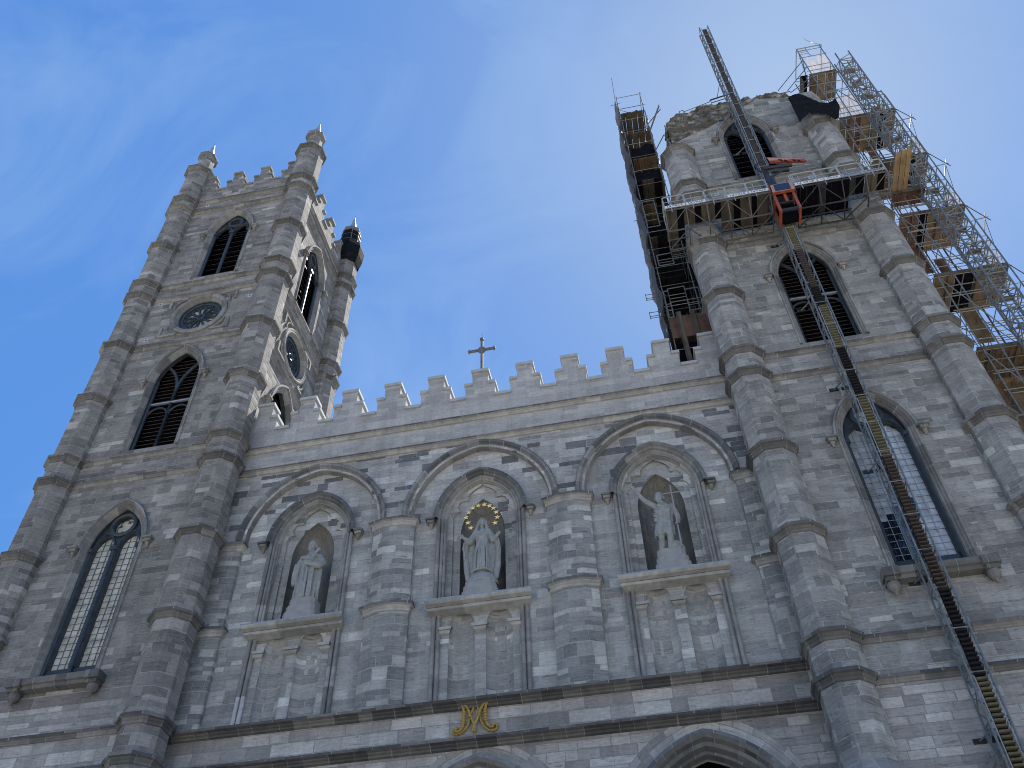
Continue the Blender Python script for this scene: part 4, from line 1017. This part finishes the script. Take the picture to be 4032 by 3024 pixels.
def lettering(txt, x, z, w_, hgt, m, parent, y):
    cu = bpy.data.curves.new('lettering', 'FONT'); cu.body = txt; cu.align_x = 'CENTER'; cu.align_y = 'CENTER'; cu.size = hgt*1.35; cu.extrude = .004; cu.materials.append(MAT[m])
    t = bpy.data.objects.new('text_tmp', cu); COL.objects.link(t); bpy.context.view_layer.update()
    me = bpy.data.meshes.new_from_object(t.evaluated_get(bpy.context.evaluated_depsgraph_get())); bpy.data.objects.remove(t)
    ww = max(v.co.x for v in me.vertices)-min(v.co.x for v in me.vertices)
    o = bpy.data.objects.new('lettering', me); COL.objects.link(o); o.parent = parent; o.location = (x, y, z); o.rotation_euler = (math.pi/2, 0, 0); o.scale = (w_/ww, 1, 1); return o
for x0, x1, kd in PAN:
    gm_ = MB('rail_steel'); y = PF-.01; zt = PZ+1.0
    pts = [pb_(x0, y, PZ), pb_(x0, y, zt-.08), pb_(x0+.08, y, zt), pb_(x1-.08, y, zt), pb_(x1, y, zt-.08), pb_(x1, y, PZ)]
    gm_.path(pts, .034, 6); gm_.tube(pb_(x0, y, PZ+.55), pb_(x1, y, PZ+.55), .018, 6)
    gm_.tube(pb_(x0+.3, y-.03, PZ-.35), pb_(x0+.3, y-.03, PZ+.75), .022, 5)
    gm_.build('guard_rail', pl)
    tb = MB('white_board' if kd == 'v' else 'toe_steel'); pbox(tb, x0+.02, x1-.02, y-.045, y-.03, PZ+.0, PZ+.2); o = tb.build('toe_board', pl)
    lettering('La VILLE' if kd == 'v' else 'FRACO', (x0+x1)/2-14.8, .1, (x1-x0)*.74, .13, 'letter_ink' if kd == 'v' else 'letter_blue', o, y-.05+1.2)
for x in (9.5, 19.62):
    em = MB('rail_steel')
    for z in (PZ+.5, PZ+1.0): em.tube(pb_(x, PF, z), pb_(x, -1.0, z), .025, 6)
    for y in (PF, -1.0): em.tube(pb_(x, y, PZ-.1), pb_(x, y, PZ+1.0), .025, 6)
    em.build('end_rail', pl)
em = MB('rail_steel')
for z in (PZ+.33, PZ+.66, PZ+.99, PZ): em.tube(pb_(15.42, PF-.02, z), pb_(15.58, PF-.02, z), .02, 5)
for x in (15.42, 15.58): em.tube(pb_(x, PF-.02, PZ), pb_(x, PF-.02, PZ+1.0), .022, 5)
em.build('access_ladder', pl)
# brown sheeting boards behind the left rails
for x0, x1 in ((10.3, 11.4), (11.46, 12.4)):
    wm = MB('plywood_red'); pbox(wm, x0, x1, -1.07, -1.03, PZ+.3, PZ+1.15); wm.build('back_board', pl)
du = MB('orange_paint', 'dark_steel', 'void_dark')
X0, X1, YF_, YB_ = 14.42, 15.4, -2.08, -1.05
for x in (X0, X1-.12): pbox(du, x, x+.12, YF_+.12, YF_+.24, 34.35, 35.7); pbox(du, x, x+.12, YB_-.12, YB_, 34.35, 36.1); pbox(du, x+.01, x+.11, YF_+.24, YB_-.12, 34.35, 34.5); pbox(du, x+.01, x+.11, YF_+.24, YB_-.12, 35.5, 35.65)
pbox(du, X0+.12, X1-.12, YF_+.12, YF_+.22, 34.36, 34.5, 1); pbox(du, X0+.12, X1-.12, YF_+.13, YF_+.22, 35.0, 35.06, 1); pbox(du, X0+.45, X0+.57, YF_+.11, YF_+.2, 35.05, 35.68); pbox(du, X0+.12, X1-.12, YF_+.5, YB_-.12, 34.4, 35.9, 2)
pbox(du, X0-.02, X1+.02, YF_+.1, YB_, 35.66, 35.72, 1)
for x in (X0-.02, X1-.1): du.tube(pb_(x+.06, YF_+.3, 36.1), pb_(x+.06, YF_+.3, 37.05), .035, 6)
o = du.build('drive_unit', pl, label=None) if False else du.build('drive_unit', pl)
cpn = MB('pink_panel', 'screen_glass', 'orange_paint')
A = [pb_(X0-.02, YF_-.06, 35.66), pb_(X1+.02, YF_-.06, 35.66), pb_(X1+.0, YF_-.08, 36.26), pb_(X0, YF_-.08, 36.26)]
def lerp(a, b_, t): return tuple(p+(q-p)*t for p, q in zip(a, b_))
def on(u, v, d=0.): p = lerp(lerp(A[0], A[1], u), lerp(A[3], A[2], u), v); return (p[0], p[1]-d, p[2]+d*.3)
cpn.face([on(0, 0), on(1, 0), on(1, 1), on(0, 1)], 0); cpn.face([on(.14, .07, .012), on(.84, .07, .012), on(.84, .93, .012), on(.14, .93, .012)], 1)
cpn.face([on(0, 0), on(1, 0), pb_(X1+.02, YF_+.2, 35.66), pb_(X0-.02, YF_+.2, 35.66)], 2); cpn.face([on(1, 0), on(1, 1), pb_(X1, YF_+.3, 36.2), pb_(X1+.02, YF_+.3, 35.66)], 2)
cpn.build('control_panel', o)
# loader crane on the platform
cr_ = thing('loader_crane', 'small orange loader crane folded above the platform rail', 'crane', (14.75, -1.45, PZ))
def c_(x, y, z): return (x-14.75, y+1.45, z-PZ)
pm = MB('dark_steel'); pm.tube(c_(14.78, -1.42, PZ), c_(14.74, -1.4, PZ+2.5), .11, 10); pm.box(-.3, .35, -.2, .25, 0, .12); pm.box(-.16, .16, -.14, .14, 1.0, 1.9)
hoop = [c_(14.62+.34*math.cos(a)+.12, -1.5, PZ+2.95+.5*math.sin(a)) for a in [math.pi*.35+k*.28 for k in range(14)]]; pm.path(hoop, .045, 6); pm.build('post', cr_)
bm_ = MB('orange_paint', 'void_dark', 'pink_panel')
P0 = [(15.0, 39.62), (16.62, 38.96), (16.72, 38.66), (15.06, 39.14)]
for y, s_ in ((-1.62, 1), (-1.5, -1)): bm_.face([c_(x, y, z) for x, z in P0], 0)
bm_.face([c_(15.0, -1.62, 39.62), c_(16.62, -1.62, 38.96), c_(16.62, -1.5, 38.96), c_(15.0, -1.5, 39.62)], 2); bm_.face([c_(15.06, -1.62, 39.14), c_(16.72, -1.62, 38.66), c_(16.72, -1.5, 38.66), c_(15.06, -1.5, 39.14)], 0); bm_.face([c_(16.62, -1.62, 38.96), c_(16.72, -1.62, 38.66), c_(16.72, -1.5, 38.66), c_(16.62, -1.5, 38.96)], 0); bm_.face([c_(15.0, -1.62, 39.62), c_(15.06, -1.62, 39.14), c_(15.06, -1.5, 39.14), c_(15.0, -1.5, 39.62)], 1)
bm_.face([c_(x, -1.628, z) for x, z in ((15.03, 39.55), (16.6, 38.92), (16.62, 38.86), (15.06, 39.25))], 2)
for k in range(4):
    t0, t1 = .25+k*.18, .25+k*.18+.13
    q = lambda t, v: c_(15.04+(16.66-15.04)*t, -1.634, (39.28-.62*t)*(1)+(-.12+.24*v)*(1-.35*t))
    bm_.face([q(t0, 1), q(t1, 0), q(t0, 0)] if k % 2 else [q(t0, 1), q(t1, 1), q(t1, 0)], 1)
bm_.build('boom', cr_)
rm2 = MB('dark_steel', 'galvanized_steel'); rm2.tube(c_(14.7, -1.55, 38.75), c_(16.0, -1.55, 38.62), .1, 8); rm2.tube(c_(15.0, -1.5, 38.45), c_(15.8, -1.5, 38.35), .12, 8); rm2.tube(c_(16.0, -1.55, 38.62), c_(16.2, -1.55, 38.58), .05, 8, 1); rm2.tube(c_(14.75, -1.5, 37.9), c_(15.6, -1.5, 38.4), .06, 6, 0); rm2.build('hydraulic_ram', cr_)
for nm, x, m, lb in (('bucket', 16.25, 'red_plastic', 'small red bucket standing on the work platform'), ('jerrycan', 9.85, 'blue_plastic', 'pale blue jerrycan hanging behind the platform rail')):
    jb = MB(m); rr = [[(r*math.cos(2*math.pi*k/12), r*math.sin(2*math.pi*k/12)*.8, z) for k in range(12)] for r, z in (((.08, 0), (.1, .22), (.1, .24), (.085, .2)) if nm == 'bucket' else ((.09, 0), (.11, .06), (.11, .2), (.04, .28), (.035, .4), (.05, .41), (.05, .45)))]
    jb.loft(rr, closed=True); jb.face(rr[0]); jb.face(rr[-1]); o = jb.build(nm, None, (x, -1.85, PZ+(.002 if nm == 'bucket' else .25))); tag(o, lb, nm)

# ------------------------------------------------------------------ scaffold west of the right tower
def cloth(mats, P00, P10, P01, P11, nu, nv, amp, freq, nrm, seed, mat_fn=None, ragged=0.):
    mb = MB(*mats); P = [[Vector(p) for p in q] for q in ((P00, P10), (P01, P11))]; n_ = Vector(nrm)
    def pt(u, v):
        p = P[0][0].lerp(P[0][1], u).lerp(P[1][0].lerp(P[1][1], u), v)
        w_ = noise.noise(Vector((u*freq[0]+seed, v*freq[1], seed*.7)))+.45*noise.noise(Vector((u*freq[0]*2.6, v*freq[1]*2.1+seed, 3)))
        p = p+n_*w_*amp
        if ragged: p = p+(P[1][0]-P[0][0]).normalized()*ragged*(noise.noise(Vector((u*5+seed, 0, 1)))*v+noise.noise(Vector((u*4, 9, seed)))*(1-v))
        return p
    for i in range(nu):
        for j in range(nv): mb.face([pt(i/nu, j/nv), pt((i+1)/nu, j/nv), pt((i+1)/nu, (j+1)/nv), pt(i/nu, (j+1)/nv)], mat_fn(i, j) if mat_fn else 0)
    return mb
def boards(x0, x1, y0, y1, z, mats, seed, w=.3, ox=0, oy=0, oz=0, gap=.02):
    mb = MB(*mats); x = x0; r_ = random.Random(seed)
    while x < x1-.03:
        ww = min(w*r_.uniform(.85, 1.2), x1-x); m = r_.choice(range(len(mats)))
        mb.box(x-ox, x+ww-gap-ox, y0-oy+r_.uniform(0, .03), y1-oy-r_.uniform(0, .05), z-.05-oz, z-oz+r_.uniform(0, .008), m); x += ww
    return mb
LX0, LX1, LY = 8.87, 10.41, (1.62, 3.2, 4.8)
ls = thing('scaffold', 'netted scaffold tower behind the pale parapet along the inner side of the right tower', 'scaffold', (9.6, 3.2, 28))
def l_(x, y, z): return (x-9.6, y-3.2, z-28)
for x in (LX0, LX1):
    for y in LY:
        sb = MB('galvanized_steel' if y < 2 else 'old_steel'); sb.tube(l_(x, y, 28.05), l_(x, y, 55.3), .03, 6); sb.build('standard', ls)
lb = MB('galvanized_steel', 'old_steel')
for k in range(17):
    z = 30.2+k*1.58; m = k % 2
    for y in LY: lb.tube(l_(LX0-.1, y, z), l_(LX1+.1, y, z), .022, 5, m)
    for x in (LX0, LX1): lb.tube(l_(x, LY[0]-.1, z+.05), l_(x, LY[2]+.1, z+.05), .022, 5, m)
    if k % 2 == 0: lb.tube(l_(LX0 if k % 4 else LX1, LY[1], z), l_(LX1 if k % 4 else LX0, LY[1], z+1.58), .018, 5, 1); lb.tube(l_(LX0, LY[0] if k % 4 else LY[2], z), l_(LX0, LY[2] if k % 4 else LY[0], z+3.1), .018, 5, 1)
lb.build('ledger', ls)
for z, x0, x1, y1, mats, sd_ in ((53.25, LX0, LX1, 3.5, ('weathered_wood', 'plank_wood'), 1), (50.5, LX0, LX1, 4.7, ('weathered_wood',), 2), (47.36, 9.0, 10.4, 3.1, ('plywood',), 3), (44.9, LX0, LX1, 4.7, ('mesh_cloth', 'weathered_wood'), 4), (42.35, 8.95, 9.7, 3.0, ('plywood',), 5), (39.2, LX0, 10.3, 4.7, ('weathered_wood', 'mesh_cloth'), 6), (35.6, LX0, 10.3, 4.7, ('mesh_cloth', 'plank_wood'), 7), (32.3, LX0, 10.9, 4.7, ('plank_wood',), 8)):
    boards(x0, x1, 1.6, y1, z, mats, sd_, .36, 9.6, 3.2, 28).build('deck', ls)
hb = MB('plywood_red', 'weathered_wood', 'void_dark')
hb.box(*[a-o for a, o in zip((8.87, 10.92), (9.6, 9.6))], 1.56-3.2, 1.6-3.2, 30.95-28, 32.45-28, 0)
for x in (9.22, 9.86): hb.box(x-9.6, x+.24-9.6, 1.5-3.2, 1.555-3.2, .3, 4.72, 1)
hb.box(8.95-9.6, 10.5-9.6, 1.9-3.2, 1.95-3.2, .1, 2.9, 2)
hb.build('hoarding', ls)
for x0, x1, z0, z1 in ((8.9, 9.12, 32.4, 34.4), (9.12, 9.92, 33.5, 34.55), (9.92, 10.55, 32.7, 34.3), (10.55, 11.05, 33.8, 34.2), (9.0, 9.75, 36.5, 37.4), (9.75, 10.75, 36.9, 37.5), (8.9, 9.55, 40.0, 42.5)):
    gf = MB('galvanized_steel'); gf.path([l_(x0, 1.52, z0), l_(x0, 1.52, z1), l_(x1, 1.52, z1+.02), l_(x1, 1.52, z0), l_(x0, 1.52, z0)], .028, 6); gf.tube(l_(x0, 1.52, (z0+z1)/2), l_(x1, 1.52, (z0+z1)/2), .02, 5); gf.tube(l_(x0, 1.52, z0+(z1-z0)*.25), l_(x1, 1.52, z0+(z1-z0)*.25), .018, 5); gf.build('guard_frame', ls)
ob = MB('old_steel')
for z in (34.55, 33.15, 32.4):
    for dz in (0, .14, .42): ob.tube(l_(8.05 if z > 32.5 else 8.5, 2.0, z+dz), l_(9.2, 2.0, z+dz), .018, 5)
    ob.tube(l_(8.07 if z > 32.5 else 8.52, 2.0, z-.05), l_(8.07 if z > 32.5 else 8.52, 2.0, z+.48), .018, 5)
for z, a in ((51.3, (11.2, .6, 50.9)), (50.5, (11.15, .4, 51.1)), (50.35, (11.15, .4, 50.95)), (47.95, (10.9, .3, 47.2))): ob.tube(l_(LX1, 1.62, z), l_(*a), .028, 6)
for k, (x, z) in enumerate(((8.6, 54.6), (10.2, 46.2), (8.5, 41.0))): ob.tube(l_(x-.25, 1.6, z-.05), l_(x+.4, 1.6, z+.05), .018, 5)
ob.build('outrigger', ls)
nb = cloth(['debris_netting'], l_(8.72, 1.45, 29.6), l_(8.72, 5.0, 29.6), l_(8.72, 1.45, 54.8), l_(8.72, 5.0, 54.8), 12, 90, .22, (2.2, 22), (1, .3, 0), 2.); nb.build('netting', ls, smooth=True, merge=True)
nb = cloth(['mesh_cloth'], l_(8.85, 3.35, 32.3), l_(11.1, 3.35, 32.3), l_(8.85, 3.35, 47.2), l_(10.45, 3.35, 47.2), 12, 40, .06, (3, 10), (0, 1, 0), 4.); nb.build('back_sheet', ls, smooth=True, merge=True)
nb = cloth(['debris_netting'], l_(LX1+.04, 1.6, 44.9), l_(LX1+.04, 4.8, 44.9), l_(LX1+.04, 1.6, 53.2), l_(LX1+.04, 4.8, 53.2), 10, 40, .05, (3, 10), (1, 0, 0), 8.); nb.build('netting', ls, smooth=True, merge=True)
for k, (z0, z1, x0, x1) in enumerate(((53.75, 54.5, 8.95, 10.25), (48.4, 50.0, 9.1, 10.5), (45.3, 47.0, 8.95, 10.45))):
    nb = cloth(['mesh_cloth'], l_(x0, 2.2, z0), l_(x1, 2.2, z0), l_(x0, 2.3, z1), l_(x1, 2.3, z1), 16, 8, .2, (3, 3), (0, 1, 0), 11.+k, ragged=.3); nb.build('draped_cloth', ls, smooth=True, merge=True)

nb = cloth(['mesh_cloth'], l_(8.95, 4.85, 47.2), l_(10.4, 4.85, 47.2), l_(8.95, 4.85, 53.2), l_(10.4, 4.85, 53.2), 10, 30, .06, (3, 10), (0, 1, 0), 14.); nb.build('back_sheet', ls, smooth=True, merge=True)
# ------------------------------------------------------------------ scaffold east of the right tower
rs = thing('scaffold', 'stepped open scaffold with plywood decks beside the outer edge of the right tower', 'scaffold', (21.5, 1, -1.7))
def r_(x, y, z): return (x-21.5, y-1, z+1.7)
DK = [(50.35, 19.95, 21.47), (44.75, 20.1, 23.0), (39.9, 20.3, 23.0), (35.1, 20.1, 22.96), (30.45, 19.98, 22.97), (25.7, 19.9, 22.95), (21.0, 19.95, 22.95), (16.3, 19.95, 22.95)]
for x, zt in ((20.1, 54.0), (20.75, 49.9), (21.47, 54.0), (22.3, 44.6), (22.97, 47.0)):
    for y in (0, 2.3):
        sb = MB('galvanized_steel' if y < 1 else 'old_steel'); sb.tube(r_(x, y, -1.7), r_(x, y, zt), .032, 6); sb.build('standard', rs)
for k, (z, x0, x1) in enumerate(DK):
    mats = [('plywood', 'weathered_wood', 'plank_wood'), ('plywood', 'plywood', 'void_dark', 'weathered_wood', 'plywood_red'), ('weathered_wood', 'void_dark', 'plank_wood'), ('plywood', 'weathered_wood', 'plywood_red', 'void_dark'), ('plywood', 'plywood', 'weathered_wood', 'void_dark')][k if k < 5 else 4]
    db = boards(x0, x1, .02, 2.3 if k else 1.8, z+.06, mats, 20+k, .42, 21.5, 1, -1.7, .03)
    db.box(x0-21.5, x1-21.5, -1.03, -.985, z-.06+1.7, z+.1+1.7, mats.index('weathered_wood')); db.build('deck', rs)
    lg = MB('galvanized_steel', 'weathered_wood', 'old_steel')
    for y in (.05, .65, 1.25, 1.8, 2.25): lg.tube(r_(x0-.1, y, z-.05), r_(x1+.15, y, z-.05), .025, 5, 0 if y < 1 else 2)
    n = int((x1-x0)/.5)
    for j in range(n+1): x = x0+(x1-x0)*j/n; lg.box(x-.03-21.5, x+.03-21.5, -1, .85, z-.08+1.7, z-.005+1.7, 1) if j % 2 else lg.tube(r_(x, 0, z-.06), r_(x, 1.95, z-.06), .024, 5)
    lg.build('ledger', rs)
    gb = MB('galvanized_steel', 'old_steel')
    for dz in (.55, 1.1):
        gb.tube(r_(x0, 0, z+dz), r_(x1, 0, z+dz), .022, 5); gb.tube(r_(x1, 0, z+dz), r_(x1, 1.95, z+dz), .022, 5); gb.tube(r_(x0, 1.95, z+dz), r_(x1, 1.95, z+dz), .02, 5, 1)
    for dz in (2.4, 3.3): gb.tube(r_(x0, 0, z+dz), r_(min(x1, 21.47), 0, z+dz), .022, 5); gb.tube(r_(x0, 1.95, z+dz), r_(x1, 1.95, z+dz), .02, 5, 1)
    xr = x1
    if k:
        gb.path([r_(xr, -.02, z), r_(xr, -.02, z+1.75), r_(xr-.85, -.02, z+1.7), r_(xr-.85, -.02, z+.6)], .024, 6); gb.tube(r_(xr, 1.9, z), r_(xr, 1.9, z+1.7), .02, 5); gb.tube(r_(xr, 0, z+1.72), r_(xr, 1.9, z+1.65), .02, 5)
        ot = MB('galvanized_steel', 'old_steel')
        ot.tube(r_(xr, 0, z-1.25), r_(xr+.62, .05, z-1.12), .022, 5, 1); ot.tube(r_(xr, .05, z-2.3), r_(xr+.62, .05, z-.75), .022, 5, 1); ot.tube(r_(xr, 0, z+.05), r_(xr+.62, .05, z-1.4), .022, 5, 1); ot.tube(r_(xr+.05, .1, z-.1), r_(xr+.05, .1, z-3.0), .016, 5, 1); ot.tube(r_(xr+.45, .05, z-1.15), r_(xr+.18, .3, z-3.1), .014, 5, 1); ot.build('outrigger', rs)
    gb.build('guard_rail', rs)
    bb = MB('galvanized_steel', 'old_steel')
    bb.tube(r_(20.1, 0, z-.1), r_(21.47, 0, z-4.2), .024, 6); bb.tube(r_(21.47, 1.95, z-.1), r_(20.1, 1.95, z-4.2), .02, 5, 1); bb.tube(r_(21.47, 1.95, z-.2), r_(22.95, 1.95, z-3.8), .02, 5, 1)
    bb.tube(r_(20.1, 1.95, z-.4), r_(20.1, 0, z-3.8), .02, 5, 1)
    for dz in (.9, 1.5, 2.1, 2.8, 3.4): bb.tube(r_(20.1, 2.3, z-dz), r_(x1, 2.3, z-dz-.05), .02, 5, 1)
    for dz in (1.3, 2.5): bb.tube(r_(20.1, 0, z-dz), r_(x1, 0, z-dz), .022, 5, 0)
    for x in (20.1, 21.47, x1): bb.tube(r_(x, 0, z-1.3), r_(x, 2.3, z-1.3), .02, 5, 1); bb.tube(r_(x, 0, z-2.6), r_(x, 2.3, z-2.6), .02, 5, 1)
    for j in range(4): x = 20.5+j*.55; bb.tube(r_(x, 1.98, z-.1), r_(x, 1.98, z-3.4-.2*j), .018, 5, 1)
    bb.build('brace', rs)
for k, (x0, x1, z0, z1, y, m) in enumerate(((20.3, 20.85, 41.9, 44.3, 1.9, 'plywood'), (21.5, 21.95, 41.5, 44.6, 1.92, 'plywood_red'), (20.7, 21.15, 33.0, 35.0, 1.92, 'plywood_red'), (20.3, 20.62, 32.6, 35.0, 1.9, 'weathered_wood'), (21.15, 21.8, 28.0, 30.3, 1.94, 'plywood'), (20.35, 20.75, 27.4, 30.3, 1.9, 'plywood'), (21.0, 21.4, 31.5, 33.0, 1.2, 'plywood_red'), (20.2, 22.8, 22.2, 25.5, 1.96, 'plywood'), (20.1, 22.8, 17.4, 20.9, 1.96, 'weathered_wood'))):
    vb = MB(m); vb.box(x0-21.5, x1-21.5, y-1, y-.96, z0+1.7, z1+1.7); vb.build('side_panel', rs)
tb = MB('galvanized_steel', 'old_steel')
# top frame and ties back to the wall head
tb.path([r_(20.1, 0, 54.0), r_(21.6, 0, 54.0), r_(21.6, 1.95, 54.0), r_(20.1, 1.95, 54.0), r_(20.1, 0, 54.0)], .03, 6)
for x in (20.62, 21.45): tb.path([r_(x, 0, 54), r_(x, 0, 53.0), r_(x+.1, 0, 52.7)], .022, 5)
for z in (53.72, 53.45, 53.2): tb.tube(r_(20.1, 0, z), r_(20.6, 0, z), .018, 5)
for a, b_ in (((20.0, 0, 52.3), (17.9, .1, 49.4)), ((20.05, 0, 51.4), (18.4, .1, 49.2)), ((20.1, 0, 50.2), (18.5, .1, 48.9)), ((20.1, .1, 49.8), (18.6, .2, 48.5)), ((20.1, 0, 53.5), (20.1, 1.0, 50.6)), ((20.1, 0, 52.6), (19.6, .1, 49.3)), ((22.97, 0, 46.8), (21.5, 0, 48.2)), ((21.5, 0, 50.2), (22.6, .2, 46.4))): tb.tube(r_(*a), r_(*b_), .026, 6, 1)
tb.path(smooth_pts([r_(21.6, 0, 54.0), r_(21.2, 0, 54.5), r_(20.95, 0, 55.0), r_(20.9, 0, 55.4)]), .012, 5)
tb.build('top_frame', rs)
cb = MB('weathered_wood', 'void_dark'); cb.box(19.45-21.5, 19.85-21.5, -1, .55, 50.4+1.7, 50.46+1.7, 1); cb.box(19.42-21.5, 19.46-21.5, -1, .5, 49.6+1.7, 50.45+1.7, 0); cb.build('deck', rs)
# lattice mast of the material hoist
m2 = thing('hoist_mast', 'slim grey lattice hoist mast standing against the stepped scaffold', 'mast', (21.95, -.3, -1.7))
def h_(x, y, z): return (x-21.95+(z-40)*.004, y+.3, z+1.7)
lg = MB('mast_paint')
HX, HY = (21.52, 22.27), (-.72, -.05)
for x in HX:
    for y in HY: lg.tube(h_(x, y, -1.7), h_(x, y, 51.0), .042, 6)
lg.build('leg', m2)
lt = MB('mast_paint', 'old_steel'); z = -1.6; k = 0
while z < 50.4:
    for y in HY:
        lt.tube(h_(HX[0], y, z), h_(HX[1], y, z), .028, 5, k % 2); lt.tube(h_(HX[k % 2], y, z), h_(HX[1-k % 2], y, z+.55), .025, 5)
    for x in HX: lt.tube(h_(x, HY[0], z), h_(x, HY[1], z), .026, 5); lt.tube(h_(x, HY[k % 2], z), h_(x, HY[1-k % 2], z+.55), .024, 5)
    if k % 3 == 0: lt.box(-.28+.0, .28, -.02, .28, z+1.7, z+1.73, 1)
    z += .55; k += 1
lt.build('lattice', m2)
# bridge planks between platform and scaffold
for k, (x0, x1, y0, y1) in enumerate(((20.22, 20.45, -2.35, -.25), (20.48, 20.71, -2.42, -.2), (20.73, 20.93, -2.52, -.15))):
    pk = MB('plywood_board'); pk.box(-(x1-x0)/2, (x1-x0)/2, -(y1-y0)/2, (y1-y0)/2, -.03, .03)
    tag(pk.build('plank', None, ((x0+x1)/2, (y0+y1)/2, 36.75)), 'long plywood plank overhanging the gap right of the work platform, '+('closest to the platform', 'middle one of the three', 'farthest from the platform')[k], 'plank', 'planks bridging to the scaffold')
bx = MB('plywood_red', 'weathered_wood'); bx.box(-.75, .75, -.4, .4, -.03, .03, 0); bx.box(-.75, .75, -.43, -.4, -.1, .25, 1); bx.box(.72, .75, -.4, .4, -.05, .25, 1)
for x in (-.6, 0, .6): bx.tube((x, -.35, -.05), (x, .35, -.05), .03, 5, 1)
tag(bx.build('loading_tray', None, (20.95, .12, 36.6)), 'shallow reddish plywood tray under the ends of the bridging planks', 'tray')

# tarpaulins and plastic sheets
tp = MB('mesh_cloth'); TP = [(17.66, 46.2), (17.95, 46.42), (18.27, 46.5), (18.55, 46.1), (18.81, 45.6), (19.15, 45.1), (19.45, 44.95), (19.94, 45.15), (19.9, 44.2), (19.55, 43.2), (19.39, 43.05), (19.1, 43.65), (18.77, 44.25), (18.35, 44.32), (18.0, 43.95), (17.76, 43.63), (17.66, 43.45), (17.62, 43.5), (17.66, 44.6)]
tp.fill([TP], lambda a, b: (a, -.98, b)); tp.fill([TP], lambda a, b: (a, -.96, b))
o = tp.build('tarpaulin', merge=True)
o.modifiers.new('sub', 'SUBSURF').subdivision_type = 'SIMPLE'; o.modifiers['sub'].levels = o.modifiers['sub'].render_levels = 3
tx = bpy.data.textures.new('folds', 'CLOUDS'); tx.noise_scale = .8; dm = o.modifiers.new('folds', 'DISPLACE'); dm.texture = tx; dm.strength = .25; dm.direction = 'Y'; dm.mid_level = .7; dm.texture_coords = 'GLOBAL'
tag(o, 'black tarpaulin slung across the cut off outer buttress of the right tower', 'tarpaulin')
for k, (a, b_, c, d, lb) in enumerate((
    ((20.33, .5, 51.2), (21.45, .5, 50.7), (20.36, .2, 53.1), (21.7, .2, 52.9), 'white plastic sheet on the top deck of the stepped scaffold'),
    ((20.3, .5, 45.8), (21.7, .5, 45.4), (20.95, .3, 47.9), (21.8, .3, 47.85), 'large white plastic sheet behind the second deck of the stepped scaffold'),
    ((22.3, .15, 39.98), (22.95, .15, 39.95), (22.94, .1, 41.7), (23.05, .1, 40.8), 'narrow white plastic sheet hanging at the outer end of the third deck'),
    ((22.2, .15, 35.2), (22.9, .15, 35.18), (22.85, .1, 36.9), (23.05, .1, 35.5), 'pleated white plastic sheet hanging at the outer end of the fourth deck'),
    ((22.2, .15, 30.55), (22.9, .15, 30.5), (22.85, .1, 32.1), (23.0, .1, 31.1), 'pleated white plastic sheet hanging at the outer end of the fifth deck'))):
    cc = cloth(['plastic_sheet'], a, b_, c, d, 24, 16, .1, (7, 2.2), (.2, 1, 0), 3.+k); tag(cc.build('plastic_sheet', smooth=True, merge=True), lb, 'sheet', 'plastic sheets on the scaffold')
# pipe rail on the cut wall head
wr = MB('old_steel', 'dark_steel'); yy = .25
wr.path([(12.1, yy, 48.9), (12.15, yy, 49.5), (12.35, yy, 49.55), (12.4, yy, 49.35), (14.0, yy, 49.95), (14.1, yy, 50.2), (14.1, yy, 49.7)], .022, 5); wr.tube((12.4, yy, 49.0), (12.4, yy, 49.45), .02, 5)
wr.tube((14.1, yy, 50.15), (15.25, yy, 50.45), .05, 5, 1); wr.tube((15.25, yy, 50.5), (15.25, yy, 49.4), .04, 5, 1); wr.tube((14.15, yy, 49.8), (15.2, yy, 50.05), .03, 5, 1); wr.tube((14.5, yy, 50.2), (15.1, -.4, 51.9), .02, 5); wr.tube((17.6, yy, 49.3), (18.6, yy, 49.35), .03, 5)
tag(wr.build('wall_head_rail'), 'thin pipe rail on top of the rough cut wall of the right tower', 'rail')
# wrapped rear pinnacle of the left tower
wp = MB('mesh_cloth', 'galvanized_steel')
rr = [octa(-OX, YB, .84, 50.6), octa(-OX, YB, 1.0, 51.5), octa(-OX, YB, 1.04, 52.4), octa(-OX, YB, .9, 52.95), octa(-OX, YB, .66, 53.3), octa(-OX, YB, .62, 54.6)]
wp.loft([q+[q[0]] for q in rr])
for z, a in ((53.4, .67), (54.0, .66), (54.5, .65)): q = octa(-OX, YB, a, z); wp.path(q+[q[0]], .014, 4, 1)
wp.tube((-OX+.3, YB-.62, 53.0), (-OX+.3, YB-.62, 54.7), .03, 4, 1)
tag(wp.build('wrapping', merge=True), 'black protective wrapping round the rear pinnacle of the left tower', 'wrapping')
